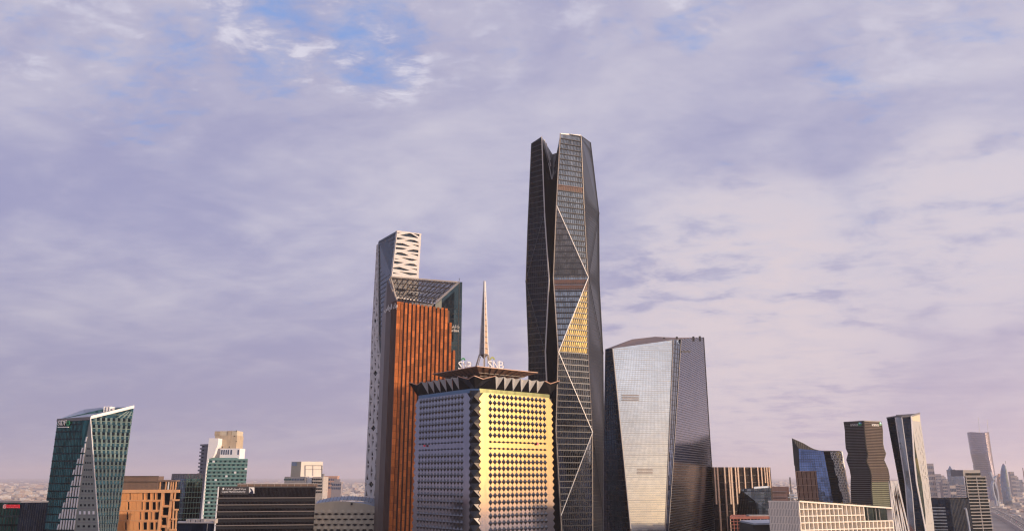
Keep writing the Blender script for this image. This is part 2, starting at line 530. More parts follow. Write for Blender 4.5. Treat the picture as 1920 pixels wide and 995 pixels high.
MT = dict(
    stud_wall=metal('stainless panel', (0.275, 0.285, 0.345), 0.085, 0.10),
    stud=metal('stud panel', (0.135, 0.14, 0.16), 0.12, 0.14),
    corner=metal('black corner panel', (0.05, 0.05, 0.055), 0.25, 0.2),
    crown_l=matte('crown panel', (0.34, 0.345, 0.35), 0.45, 0.10),
    crown_d=metal('dark crown panel', (0.03, 0.03, 0.034), 0.4, 0.15),
    band=glass('blue band glass', (0.10, 0.16, 0.24), 0.08),
    canopy=matte('canopy soffit', (0.26, 0.15, 0.11), 0.55, 0.15),
    canopy_rim=matte('canopy rim copper', (0.42, 0.24, 0.17), 0.5, 0.1),
    spire_grey=matte('spire grey mesh', (0.22, 0.21, 0.22), 0.5, 0.2),
    spire_cop=matte('spire pale panel', (0.40, 0.275, 0.19), 0.5, 0.15),
    white=matte('white paint', (0.78, 0.77, 0.76), 0.55, 0.06),
    white_metal=matte('white coated metal', (0.62, 0.62, 0.64), 0.4, 0.08),
    green=matte('green sign', (0.02, 0.22, 0.10), 0.5, 0.05),
    olive=matte('sunlit green sign', (0.30, 0.34, 0.12), 0.5, 0.05),  # the green emblem colour, lightened for sun on the right sign
    black=matte('black metal', (0.012, 0.012, 0.014), 0.5, 0.2),
    dark=matte('dark metal', (0.035, 0.034, 0.038), 0.45, 0.2),
    core=matte('dark core', (0.02, 0.02, 0.022), 0.7, 0.2),
    roofdark=matte('flat roof', (0.16, 0.14, 0.13), 0.85, 0.25, streak=False),
    roofpale=matte('pale roof', (0.40, 0.37, 0.36), 0.8, 0.2, streak=False),
    pif_glass=glass('facet tower glass', (0.285, 0.32, 0.35), 0.06, (1.5, 4.0), 0.35, 0.004),
    pif_dimmed=glass('facet tower dimmed glass', (0.018, 0.021, 0.028), 0.18, (1.5, 4.0), 0.4, 0.015),  # the same glass darkened, as this wing reflects less light
    pif_right=matte('charcoal screen', (0.05, 0.056, 0.072), 0.35, 0.12, metal=0.8),
    pif_ledge=matte('charcoal ledge', (0.058, 0.062, 0.072), 0.4, 0.15, metal=0.6),
    pif_rim=matte('pale edge beam', (0.50, 0.49, 0.50), 0.4, 0.08),
    vent=matte('grey vent', (0.26, 0.22, 0.21), 0.6, 0.1),
    rust=matte('red louvre', (0.15, 0.085, 0.07), 0.6, 0.15),
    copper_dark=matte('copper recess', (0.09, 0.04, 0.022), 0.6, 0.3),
    brown=matte('brown metal cladding', (0.10, 0.075, 0.068), 0.5, 0.25),
    truss=matte('galvanised steel', (0.30, 0.27, 0.25), 0.5, 0.2),
    slab_glass=glass('slab glass', (0.06, 0.095, 0.11), 0.07, (1.5, 4.0), 0.25),
    lat_white=matte('white lattice concrete', (0.62, 0.60, 0.59), 0.7, 0.06),
    lat_glass=glass('lattice tower glass', (0.055, 0.075, 0.09), 0.08, (1.5, 3.5), 0.4),
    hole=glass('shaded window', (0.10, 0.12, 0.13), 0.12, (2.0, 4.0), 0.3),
    cry_front=glass('silver glass', (0.72, 0.79, 0.84), 0.07, (3.0, 1.12), 0.07, 0.004),
    cry_sky_tint=glass('blue glass', (0.20, 0.27, 0.42), 0.06, (1.6, 2.4), 0.2),  # blue tint put in for the clear sky this strip mirrors
    cry_right=glass('plum glass', (0.20, 0.20, 0.25), 0.12, (1.6, 1.0), 0.2, 0.006),
    cry_left=glass('dark mirror glass', (0.20, 0.25, 0.38), 0.05, (1.6, 2.4), 0.2, 0.006),
    mullion=matte('mullion grey', (0.16, 0.155, 0.165), 0.5, 0.1),
    cry_mullion=matte('pale mullion', (0.30, 0.31, 0.33), 0.35, 0.06, metal=1.0),
    plum_louvre=matte('plum louvre', (0.12, 0.12, 0.15), 0.4, 0.1, metal=0.95),
    mullion_dark=matte('mullion black', (0.018, 0.018, 0.022), 0.4, 0.1, metal=0.5),
    roofbrown=matte('brown roof sheet', (0.19, 0.135, 0.12), 0.6, 0.15, streak=False),
    teal=glass('teal glass', (0.034, 0.115, 0.11), 0.07, (1.3, 3.3), 0.5),
    teal_mid=glass('mid teal glass', (0.06, 0.135, 0.14), 0.10, (1.3, 3.3), 0.5),
    teal_block=glass('pale teal glass', (0.11, 0.21, 0.22), 0.10, (1.3, 3.3), 0.5),
    teal_pale=matte('pale green spandrel', (0.15, 0.21, 0.20), 0.35, 0.2, metal=0.3),
    teal_dark=glass('dark window', (0.025, 0.035, 0.04), 0.08, (1.2, 3.0), 0.5),
    panel_olive=matte('grey green panel', (0.18, 0.20, 0.18), 0.45, 0.15),
    stone=matte('orange stone', (0.66, 0.31, 0.125), 0.8, 0.10),
    stone_pale=matte('pale stone trim', (0.62, 0.34, 0.18), 0.8, 0.08),
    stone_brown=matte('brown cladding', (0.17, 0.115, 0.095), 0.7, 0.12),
    concrete=matte('raw concrete', (0.42, 0.34, 0.25), 0.85, 0.22),
    wht=matte('white render', (0.72, 0.72, 0.75), 0.7, 0.05),
    grey=matte('grey concrete', (0.20, 0.20, 0.23), 0.8, 0.15),
    teal_slab=matte('teal balcony slab', (0.14, 0.27, 0.26), 0.45, 0.12),
    cma=glass('charcoal glass', (0.032, 0.029, 0.03), 0.15, (0.9, 3.4), 0.5),
    cma_ledge=matte('grey ledge', (0.15, 0.135, 0.13), 0.5, 0.1),
    beige=matte('beige panel', (0.50, 0.44, 0.34), 0.75, 0.1),
    lace=matte('beige lace panel', (0.56, 0.51, 0.41), 0.75, 0.08),
    bluegrey=matte('blue grey sheet', (0.30, 0.35, 0.44), 0.45, 0.1, metal=0.3),
    navy=glass('navy glass', (0.025, 0.04, 0.075), 0.08, (1.5, 3.5), 0.4),
    stripe_d=glass('bronze glass', (0.05, 0.047, 0.045), 0.10, (1.2, 3.6), 0.6),
    fin_beige=matte('beige fin', (0.70, 0.52, 0.40), 0.7, 0.06),
    blueb=glass('steel blue glass', (0.12, 0.16, 0.22), 0.07, (2.2, 3.0), 0.5),
    redb=matte('red oxide', (0.28, 0.10, 0.08), 0.75, 0.25),
    pinkb=matte('pink brick', (0.40, 0.24, 0.18), 0.85, 0.2),
    cream=matte('cream concrete', (0.80, 0.74, 0.66), 0.75, 0.06),
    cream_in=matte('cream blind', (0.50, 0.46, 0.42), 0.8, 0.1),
    sail=glass('sky tinted glass', (0.13, 0.21, 0.40), 0.06, (2.4, 3.4), 0.3),  # the blue of the mirrored sky is put into the tint
    sail2=glass('dark blue glass', (0.06, 0.08, 0.12), 0.06, (2.4, 3.4), 0.4),
    sail_dark=matte('dark ribbed wall', (0.03, 0.03, 0.03), 0.85, 0.2, spec=0.15),
    slat=matte('brown slat', (0.30, 0.20, 0.16), 0.7, 0.15),
    wave_l=matte('graphite louvre', (0.12, 0.117, 0.124), 0.8, 0.12, spec=0.2),
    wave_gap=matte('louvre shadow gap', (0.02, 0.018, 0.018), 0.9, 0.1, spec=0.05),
    wave_r=matte('taupe louvre', (0.15, 0.122, 0.112), 0.85, 0.12, spec=0.15),
    wave_g=matte('olive louvre', (0.16, 0.175, 0.13), 0.85, 0.12, spec=0.15),
    silver=glass('silver blue strip', (0.34, 0.39, 0.43), 0.22, (1.5, 3.5), 0.12),
    facet_white=matte('white facet cladding', (0.36, 0.365, 0.38), 0.75, 0.07, spec=0.15),
    facet_green=glass('green facet', (0.05, 0.07, 0.075), 0.12, (1.5, 3.5), 0.2),
    far_mauve=matte('far concrete', (0.20, 0.185, 0.21), 0.8, 0.15),
    far_pale=matte('far pale stone', (0.38, 0.34, 0.33), 0.8, 0.15),
    far_glass=glass('far glass', (0.09, 0.15, 0.25), 0.12, (3, 4), 0.3),
    rafal=glass('far tower glass', (0.17, 0.18, 0.27), 0.20, (3, 4), 0.15),
    red=matte('red sign', (0.62, 0.012, 0.03), 0.5, 0.08),
    pink=matte('pink lettering', (0.75, 0.35, 0.38), 0.5, 0.05),
    lamp_red=matte('red beacon', (0.75, 0.05, 0.10), 0.4, 0.05),
    asphalt=matte('asphalt', (0.07, 0.066, 0.068), 0.9, 0.2, 0.02, streak=False),
    kerb=matte('concrete parapet', (0.36, 0.33, 0.32), 0.85, 0.1),
    bluesign=matte('blue emblem', (0.03, 0.14, 0.42), 0.4, 0.05),
    cyan=matte('pale blue emblem', (0.35, 0.72, 0.80), 0.4, 0.05),
    darkblue=matte('navy emblem', (0.01, 0.015, 0.05), 0.4, 0.05),
    slab_grey=matte('grey balcony slab', (0.27, 0.26, 0.265), 0.8, 0.1, spec=0.2),
    plant=matte('rooftop scrub', (0.12, 0.10, 0.06), 0.95, 0.4, 1.0, streak=False),
)



def copper_fins(name, col):
    """weathered copper sheets: every storey-high sheet of every fin has taken its own tone, with a thin dark joint between"""
    m, t = new_mat(name)
    oc = t.n('ShaderNodeTexCoord').outputs['Object']
    sp = t.n('ShaderNodeSeparateXYZ', {0: oc}).outputs
    rnd = t.n('ShaderNodeObjectInfo').outputs['Random']
    h = t.m('DIVIDE', t.m('ADD', sp[2], t.m('MULTIPLY', rnd, 9.0)), 4.2)
    wn = t.n('ShaderNodeTexWhiteNoise', {'Vector': t.n('ShaderNodeCombineXYZ', {0: rnd, 1: t.m('FLOOR', h), 2: 0.0}).outputs[0]}, noise_dimensions='3D').outputs['Value']
    v = t.n('ShaderNodeMapping', {'Vector': oc, 'Scale': (1, 1, 0.15)}).outputs[0]
    nz = t.n('ShaderNodeTexNoise', {'Vector': v, 'Scale': 0.8, 'Detail': 6.0, 'Roughness': 0.65}).outputs[0]
    k = t.m('MULTIPLY', t.mr(wn, 0, 1, 0.66, 1.26, smooth=False), t.mr(nz, 0.3, 0.7, 0.62, 1.3, smooth=False))
    k = t.m('MULTIPLY', k, t.mr(rnd, 0, 1, 0.8, 1.2, smooth=False))
    joint = t.m('LESS_THAN', t.m('FRACT', h), 0.05)
    c = t.mix(t.m('MULTIPLY', joint, 0.6), t.vm('SCALE', tuple(col), sc=k), (0.05, 0.02, 0.01))
    p = t.n('ShaderNodeBsdfPrincipled', {'Base Color': c, 'Roughness': 0.44, 'Metallic': 0.55})
    t.n('ShaderNodeOutputMaterial', {0: p.outputs[0]})
    return m


MT['copper'] = copper_fins('weathered copper sheet', (0.46, 0.138, 0.034))
ARABIC = {'snb': '\ufef2\ufee0\ufeeb\ufef7\ufe8d', 'cma1': '\ufe94\ufef4\ufedf\ufe8e\ufee4\ufedf\ufe8d \ufed5\ufeee\ufeb4\ufedf\ufe8d \ufe94\ufe8c\ufef4\ufeeb',
          'bank': '\ufebd\ufe8e\ufef3\ufeae\ufedf\ufe8d \ufeda\ufee8\ufe91'}


def lettering(T, parent, name, txt, origin, right, up, width, height, mat, depth=0.3):
    """flat lettering fitted into a width x height box at origin (lower left), slightly raised"""
    cu = bpy.data.curves.new(name, 'FONT')
    cu.body = txt
    cu.resolution_u = 2
    cu.extrude = 0.05
    o = bpy.data.objects.new(name, cu)
    COL.objects.link(o)
    dg = bpy.context.evaluated_depsgraph_get()
    me = bpy.data.meshes.new_from_object(o.evaluated_get(dg))
    bpy.data.objects.remove(o)
    xs = [v.co.x for v in me.vertices] or [0]
    ys = [v.co.y for v in me.vertices] or [0]
    x0, y0 = min(xs), min(ys)
    kx, ky = width / max(max(xs) - x0, 1e-6), height / max(max(ys) - y0, 1e-6)
    n = right.cross(up).normalized()
    for v in me.vertices:
        p = origin + right * ((v.co.x - x0) * kx) + up * ((v.co.y - y0) * ky) + n * (depth if v.co.z > 0 else 0.0)
        v.co = p - T.base
    me.materials.clear()
    me.materials.append(mat)
    return T.put(me, name, parent)


def shift(e, dx, dy):
    return [Vector((p.x + dx, p.y + dy, p.z)) for p in e]


def close4(T, L, M, Rr, mat, roofmat, dz=-0.6):
    B = fourth(L, M, Rr)
    mb = MB()
    f3, f4 = Face(Rr, B), Face(B, L)
    f3.surf(mb)
    f4.surf(mb)
    T.add(mb, 'rear_wall', mat, None, f3.u)
    roof_poly(T, [L, M, Rr, B], roofmat, dz=dz)
    return B


def shell(T, edges, mat, roofmat, depth, dx=None, dz=-0.6):
    if dx is None:                            # walls run back parallel to the street grid of that quarter
        e = edges[-1][0] if edges[-1][0].x > 0 else edges[0][0]
        dx = depth * e.x / e.y
    A, B = shift(edges[-1], dx, depth), shift(edges[0], dx, depth)
    mb = MB()
    for f in (Face(edges[-1], A), Face(A, B), Face(B, edges[0])):
        f.surf(mb)
    T.add(mb, 'rear_wall', mat, None, Vector((1, 0, 0)))
    roof_poly(T, list(edges) + [A, B], roofmat, dz=dz)
    return A, B


def frange(a, b, n):
    return [a + (b - a) * i / n for i in range(n + 1)]


# ================================================================== the studded tower with the spire
def studded_tower():
    Y = 330.0
    M2 = edge((899, 736, Y), (899, 995, Y - 1.9))
    M1 = edge((882, 736, Y + 0.6), (881.5, 995, Y - 1.3))
    ra, la = 50.0, -40.0
    Rr = edge_from(M2, ra, (1033.5, 741), (1038.0, 995))
    L = edge_from(M1, la, (781.5, 746), (774.5, 995))
    T = Thing('office_tower', 'tower studded with metal pyramids, gold on its right side, with flared crown and spire', 'tower', M2[1])
    zt = M2[0].z
    for e in (M1, Rr, L):
        e[0].z = zt
    fr, fl = Face(M2, Rr), Face(L, M1)
    row = 2.62                                   # storey module of the studs
    nrow = 26
    z_first = at(950, 744.5, Y + 8).z
    zlow = z_first - nrow * row - 1.3

    def clad(face, ncol, t0, t1, name, parts):
        W = (face.R[0] - face.L[0]).length
        u, n = face.u, face.h
        # the flat skin, its two upright borders cut in teeth
        mb = MB()
        amp = 0.75
        zs = [z_first + row * 0.5]
        while zs[-1] > zlow:
            zs.append(zs[-1] - row * 0.5)
        zt0 = z_first + row * 0.5
        top = [face.L[0] + u * 2.2, face.R[0] - u * 2.2]
        def P(s, z):
            A, C = ep(face.L, z), ep(face.R, z)
            return A + (C - A) * (s / W) + n * 0.35
        prev = None
        for i, z in enumerate(zs):
            a = amp if i % 2 else -amp
            if i == 0:
                lo, hi = 1.9, W - 1.9
            else:
                lo, hi = a * 0.8, W - a * 0.8
            cur = (P(lo, z), P(hi, z))
            if prev:
                mb.hexa((cur[0] - n * 0.3, cur[1] - n * 0.3, cur[1], cur[0], prev[0] - n * 0.3, prev[1] - n * 0.3, prev[1], prev[0]))
            prev = cur
        T.add(mb, name, MT['stud_wall'], None, u)
        # the pyramids
        cw = W * (t1 - t0) / (ncol - 1)
        hw, hh, pr = cw * 0.495, row * 0.455, 0.75
        def stud_mesh(k):
            me = bpy.data.meshes.new('facade_stud')
            b = [Vector((0, 0, 0)) + q for q in (-u * hw, Vector((0, 0, -hh * k)), u * hw, Vector((0, 0, hh * k)))]
            c = n * pr * (0.6 + 0.4 * k)
            me.from_pydata([tuple(q) for q in b + [c]], [], [(0, 1, 4), (1, 2, 4), (2, 3, 4), (3, 0, 4)])
            me.materials.append(MT['stud'])
            return me
        big, thin = stud_mesh(1.0), stud_mesh(0.45)
        rest = MB()
        made = 0
        for r in range(nrow):
            for c in range(ncol):
                p = P(W * t0 + cw * c, z_first - r * row) + n * 0.05
                me = thin if r in (7, 8) else big
                if parts and made < 300:
                    T.put(me, 'facade_stud', loc=p - T.base)
                    made += 1
                else:
                    b = len(rest.v)
                    rest.v += [tuple(v.co + p) for v in me.vertices]
                    rest.f += [tuple(b + i for i in f.vertices) for f in me.polygons]
        T.add(rest, 'facade_studs_' + ('lower' if parts else 'shaded') if False else 'facade_studs', MT['stud'], kind='stuff')

    clad(fr, 14, 0.135, 0.885, 'wall', True)
    clad(fl, 14, 0.10, 0.87, 'wall', False)
    # dark core behind the skin, rear walls
    mb = MB()
    B = fourth(L, M2, Rr)
    for f in (fr, fl, Face(M1, M2), Face(Rr, B), Face(B, L)):
        f.surf(mb)
    T.add(mb, 'core', MT['core'])
    # faceted corner strip
    fm = Face(M1, M2)
    mid = (M1[0] + M2[0]) / 2
    a, b = M1[0] - fm.u * 0.3, M2[0] + fm.u * 0.3
    step = row * 2
    z = zt + 1.0
    i = 0
    while z > zlow:
        mb = MB()
        def Q(p, zz, o=0.0):
            q_ = (ep(M1, zz) + ep(M2, zz)) / 2
            return q_ + fm.u * (p - mid).dot(fm.u) + fm.h * o
        c = Q(mid, z - step / 2, 2.0)
        A0, A1, A2 = Q(a, z, 0.2), Q(mid, z, 0.9), Q(b, z, 0.2)
        L1, R1 = Q(a, z - step / 2, -0.4), Q(b, z - step / 2, -0.4)
        B0, B1, B2 = Q(a, z - step, 0.2), Q(mid, z - step, 0.9), Q(b, z - step, 0.2)
        for tri in ((A0, L1, c), (A0, c, A1), (A1, c, A2), (A2, c, R1), (L1, B0, c), (B0, B1, c), (B1, B2, c), (B2, R1, c)):
            mb.poly(tri)
        T.add(mb, 'corner_facet', MT['corner'])
        z -= step
    # blue glazed band under the crown
    cen = (L[0] + Rr[0]) / 2
    mb = MB()
    ring = [Vector((p[0].x, p[0].y, 0)) for p in (L, M1, M2, Rr, B)]
    cxy = Vector((cen.x, cen.y, 0))
    ring = [cxy + (p - cxy) * 0.975 for p in ring]
    z0, z1 = zt - 0.6, zt + 2.6
    for p, q in zip(ring, ring[1:] + ring[:1]):
        mb.poly([p + Vector((0, 0, z0)), q + Vector((0, 0, z0)), q + Vector((0, 0, z1)), p + Vector((0, 0, z1))])
    T.add(mb, 'glazed_band', MT['band'], None, fr.u)
    mb = MB()
    mb.poly([p + Vector((0, 0, z1 + 0.3)) for p in ring])
    T.add(mb, 'roof', MT['roofdark'])
    # folded crown: triangles that lean outward, apex down, with dark ones between
    zb, ztip = zt + 1.9, zt + 7.2

    def crown(face, n, light):
        W = (face.R[0] - face.L[0]).length
        out = 2.2
        def bot(t):
            p = face.L[0] + face.u * (W * t)
            return Vector((p.x, p.y, zb)) - face.h * 0.2
        def top(t):
            p = face.L[0] + face.u * (W * t)
            return Vector((p.x, p.y, ztip)) + face.h * out
        g0, g1 = 0.165, 0.855
        for k in range(n):
            tc = g0 + (g1 - g0) * (k + 0.5) / n
            hw = (g1 - g0) / n / 2
            b_ = bot(tc)
            l_, r_ = top(tc - hw), top(tc + hw)
            m_ = (l_ + r_) / 2 - face.h * 0.9 - Vector((0, 0, 0.4))
            mb = MB()
            mb.prism([b_, m_, l_], face.h, -0.12, 0.0)
            mb.prism([b_, r_, m_], face.h, -0.12, 0.0)
            T.add(mb, 'crown_panel', light)
            if k < n - 1:
                mb = MB()
                mb.prism([b_, bot(tc + 2 * hw), r_], face.h, -0.5, -0.2)
                T.add(mb, 'crown_gusset', MT['crown_d'])
        return (bot(g0 + (g1 - g0) * 0.5 / n), top(g0), bot(g0 + (g1 - g0) * (n - 0.5) / n), top(g1), bot(0), top(0), bot(1), top(1))

    fb1, fb2 = Face(Rr, B), Face(B, L)
    C = [crown(fl, 6, MT['crown_l']), crown(fr, 6, MT['crown_l']), crown(fb1, 6, MT['crown_l']), crown(fb2, 6, MT['crown_l'])]
    for i in range(4):
        A, D = C[i], C[(i + 1) % 4]
        fA, fD = (fl, fr, fb1, fb2)[i], (fl, fr, fb1, fb2)[(i + 1) % 4]
        corner_b = (A[6] + D[4]) / 2
        tip = (A[7] + D[5]) / 2 + (fA.h + fD.h) * (1.7 if i in (1, 3) else 0.8) + Vector((0, 0, 0.7 if i in (1, 3) else -0.5))
        sag = (A[3] + tip) / 2 - fA.h * 1.2 - Vector((0, 0, 1.2))
        sag2 = (D[1] + tip) / 2 - fD.h * 1.2 - Vector((0, 0, 1.2))
        for pts, hh in (((A[2], A[6], A[3]), fA.h), ((A[6], corner_b, sag, A[3]), fA.h), ((corner_b, tip, sag), fA.h), ((D[4], D[0], D[1]), fD.h), ((corner_b, D[4], D[1], sag2), fD.h), ((corner_b, sag2, tip), fD.h)):
            mb = MB()
            mb.prism(list(pts), hh, -0.3, 0.0)
            T.add(mb, 'crown_corner_panel', MT['crown_d'])
        mb = MB()
        tube_line(mb, [A[3], sag, tip, sag2, D[1]], 0.16)
        T.add(mb, 'crown_rim', MT['canopy_rim'])
    # dish aerials and small roof gear
    for px, py, rr in ((872, 706, 1.15),):
        c = at(px, py, Y + 18)
        mb = MB()
        for i in range(8):
            a0, a1 = i * math.pi / 4, (i + 1) * math.pi / 4
            d = Vector((0.2, -0.9, 0.35)).normalized()
            w = d.cross(Vector((0, 0, 1))).normalized()
            v = d.cross(w)
            p0, p1 = c + (w * math.cos(a0) + v * math.sin(a0)) * rr + d * 0.5, c + (w * math.cos(a1) + v * math.sin(a1)) * rr + d * 0.5
            mb.poly([c, p0, p1])
        mb.rod(c, Vector((c.x, c.y, z1)), 0.15)
        T.add(mb, 'satellite_dish', MT['white'])
    # canopy: a thin square tray on an upturned stump
    Yc = Y + 26.0
    c0 = at(909, 688, Yc)
    h = (at(1008.7, 685.4, Yc) - c0).length
    zc = at(897, 688.3, Yc - h * 0.8).z
    r1 = Vector((math.sin(R_(51 + 45)), math.cos(R_(51 + 45)), 0))
    def cp(az, rad, z):
        return Vector((c0.x + math.sin(R_(az)) * rad, c0.y + math.cos(R_(az)) * rad, z))
    azs = (96, 186, 276, 6)
    top = [cp(a, h, zc) for a in azs]
    rim = [cp(a, h, zc - 0.28) for a in azs]
    low = [cp(a, h * 0.44, zc - 4.0) for a in azs]
    mb = MB()
    mb.poly(top[::-1])
    for i in range(4):
        j = (i + 1) % 4
        mb.poly([rim[i], rim[j], top[j], top[i]])
    T.add(mb, 'canopy_roof', MT['canopy_rim'])
    mb = MB()
    for i in range(4):
        j = (i + 1) % 4
        mb.poly([rim[j] - Vector((0, 0, .01)), rim[i] - Vector((0, 0, .01)), low[i], low[j]])
    mb.poly(low)
    can = T.add(mb, 'canopy_soffit', MT['canopy'])
    mb = MB()
    for i in range(4):
        j = (i + 1) % 4
        for k in range(1, 9):
            t = k / 9
            a_, b_ = rim[i] + (rim[j] - rim[i]) * t, low[i] + (low[j] - low[i]) * t
            mb.rod(a_ - Vector((0, 0, .1)), b_ - Vector((0, 0, .1)), 0.10)
        for s in (0.45, 0.72):
            mb.rod(rim[i] + (low[i] - rim[i]) * s - Vector((0, 0, .12)), rim[j] + (low[j] - rim[j]) * s - Vector((0, 0, .12)), 0.12)
    T.add(mb, 'soffit_rib', MT['brown'], can, kind='stuff')
    mb = MB()
    st = [cp(a, h * 0.40, 0) for a in azs]
    for i in range(4):
        j = (i + 1) % 4
        for z_, zz in ((z1, zc - 3.9),):
            mb.poly([st[i] + Vector((0, 0, z_)), st[j] + Vector((0, 0, z_)), st[j] + Vector((0, 0, zz)), st[i] + Vector((0, 0, zz))])
    T.add(mb, 'roof_drum', MT['copper_dark'])
    # spire: a three-sided panelled mast on splayed legs
    ys = Yc
    apex = at(908.6, 527, ys)
    base_z = at(907, 664, ys).z
    cs = at(907.5, 664, ys)
    rad = (at(917.5, 664, ys) - cs).length * 0.84
    sp = []
    for a in (276, 171, 66):
        sp.append(Vector((cs.x + math.sin(R_(a)) * rad, cs.y + math.cos(R_(a)) * rad, base_z)))
    spire = MB()
    tips = [apex + (p - Vector((cs.x, cs.y, base_z))) * 0.14 for p in sp]
    for p, q in zip(sp, tips):
        spire.rod(p, q, 0.22)
    so_ = T.add(spire, 'spire_chord', MT['white_metal'], kind='stuff')
    nl = 13
    for i in range(3):
        j = (i + 1) % 3
        mat = MT['spire_grey'] if i == 0 else MT['spire_cop']
        for k in range(nl):
            t0, t1 = k / nl, (k + 1) / nl
            a0, a1 = sp[i] + (tips[i] - sp[i]) * t0, sp[i] + (tips[i] - sp[i]) * t1
            b0, b1 = sp[j] + (tips[j] - sp[j]) * t0, sp[j] + (tips[j] - sp[j]) * t1
            g = 0.09
            m0, m1 = a0.lerp(a1, g), a0.lerp(a1, 1 - g)
            q0, q1 = b0.lerp(b1, g), b0.lerp(b1, 1 - g)
            n_ = (q0 - m0).cross(m1 - m0).normalized()
            mb = MB()
            mb.prism([m0, q0, q1, m1], n_, -0.08, -0.02)
            T.add(mb, 'spire_panel', mat if k < nl - 2 else MT['white_metal'])
        mb = MB()
        for k in range(nl + 1):
            t0 = k / nl
            mb.rod(sp[i].lerp(tips[i], t0), sp[j].lerp(tips[j], t0), 0.11)
        T.add(mb, 'spire_ring', MT['spire_grey'], kind='stuff')
    mb = MB()
    low_c = Vector((cs.x, cs.y, base_z - 2.1))
    for i in range(3):
        mb.poly([sp[(i + 1) % 3], sp[i], low_c])
    T.add(mb, 'spire_underside', MT['brown'])
    for i, p in enumerate(sp):
        d = (p - Vector((cs.x, cs.y, base_z)))
        foot = Vector((cs.x, cs.y, zc)) + d * (2.2 if i != 1 else 1.0)
        foot.z = zc
        mb = MB()
        mb.rod(p, foot, 0.30)
        mb.rod(p.lerp(foot, 0.1) - d.normalized() * 0.7, foot - d.normalized() * 0.9, 0.16)
        T.add(mb, 'spire_leg', MT['truss'])
    mb = MB()
    mb.rod(low_c, Vector((cs.x, cs.y, zc)), 0.35)
    T.add(mb, 'spire_mast', MT['white_metal'])
    # roof signs with a green arch over the letters
    up = Vector((0, 0, 1))
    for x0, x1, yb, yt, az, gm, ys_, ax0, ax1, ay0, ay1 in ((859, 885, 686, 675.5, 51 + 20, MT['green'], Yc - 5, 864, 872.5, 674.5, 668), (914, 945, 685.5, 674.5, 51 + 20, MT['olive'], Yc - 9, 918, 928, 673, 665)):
        o0 = at(x0, yb, ys_)
        o0.z = zc + 0.9
        r = Vector((math.sin(R_(az)), math.cos(R_(az)), 0))
        q = along(o0, x1, yb, az)
        w = (Vector((q.x, q.y, 0)) - Vector((o0.x, o0.y, 0))).length
        hgt = at(x0, yt, ys_).z - o0.z
        sgn = MB()
        for k in range(5):
            p = o0 + r * (w * k / 4)
            sgn.rod(Vector((p.x, p.y, zc)), p + up * (hgt * 0.9) - r.cross(up) * 0.3, 0.05)
        frame = T.add(sgn, 'sign_frame', MT['dark'])
        for k, chx in enumerate('SNB'):
            lw = w / 3.25
            lettering(T, frame, 'letter', chx, o0 + r * (k * w / 3.0), r, up, lw, hgt * 0.92, MT['wht'], 0.35)
        lettering(T, frame, 'lettering', ARABIC['snb'], o0 + r * (w * 0.3) - up * 0.85, r, up, w * 0.6, 0.8, MT['white'], 0.2)
        mb = MB()
        m0 = along(o0, (ax0 + ax1) / 2, ay0, az)
        zc_ = o0.z + hgt + 0.15
        ro = (ax1 - ax0) / 2 * ys_ / F
        for i in range(8):
            a0, a1 = i * math.pi / 8, (i + 1) * math.pi / 8
            pts = []
            for aa, rr in ((a0, ro), (a1, ro), (a1, ro * 0.5), (a0, ro * 0.5)):
                pts.append(Vector((m0.x, m0.y, zc_)) + r * (math.cos(aa) * rr) + up * (math.sin(aa) * rr * 1.2))
            mb.prism(pts, r.cross(up), 0.0, 0.35)
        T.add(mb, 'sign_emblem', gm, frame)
    # red beacons
    for px, py, f in ((800, 835, fl), (1005, 832, fr)):
        p = f.pt(px, py)
        mb = MB()
        mb.prism([p + f.u * a_ + up * b_ for a_, b_ in ((-.4, -.4), (.4, -.4), (.4, .4), (-.4, .4))], f.h, 0.8, 1.4)
        T.add(mb, 'beacon', MT['lamp_red'])


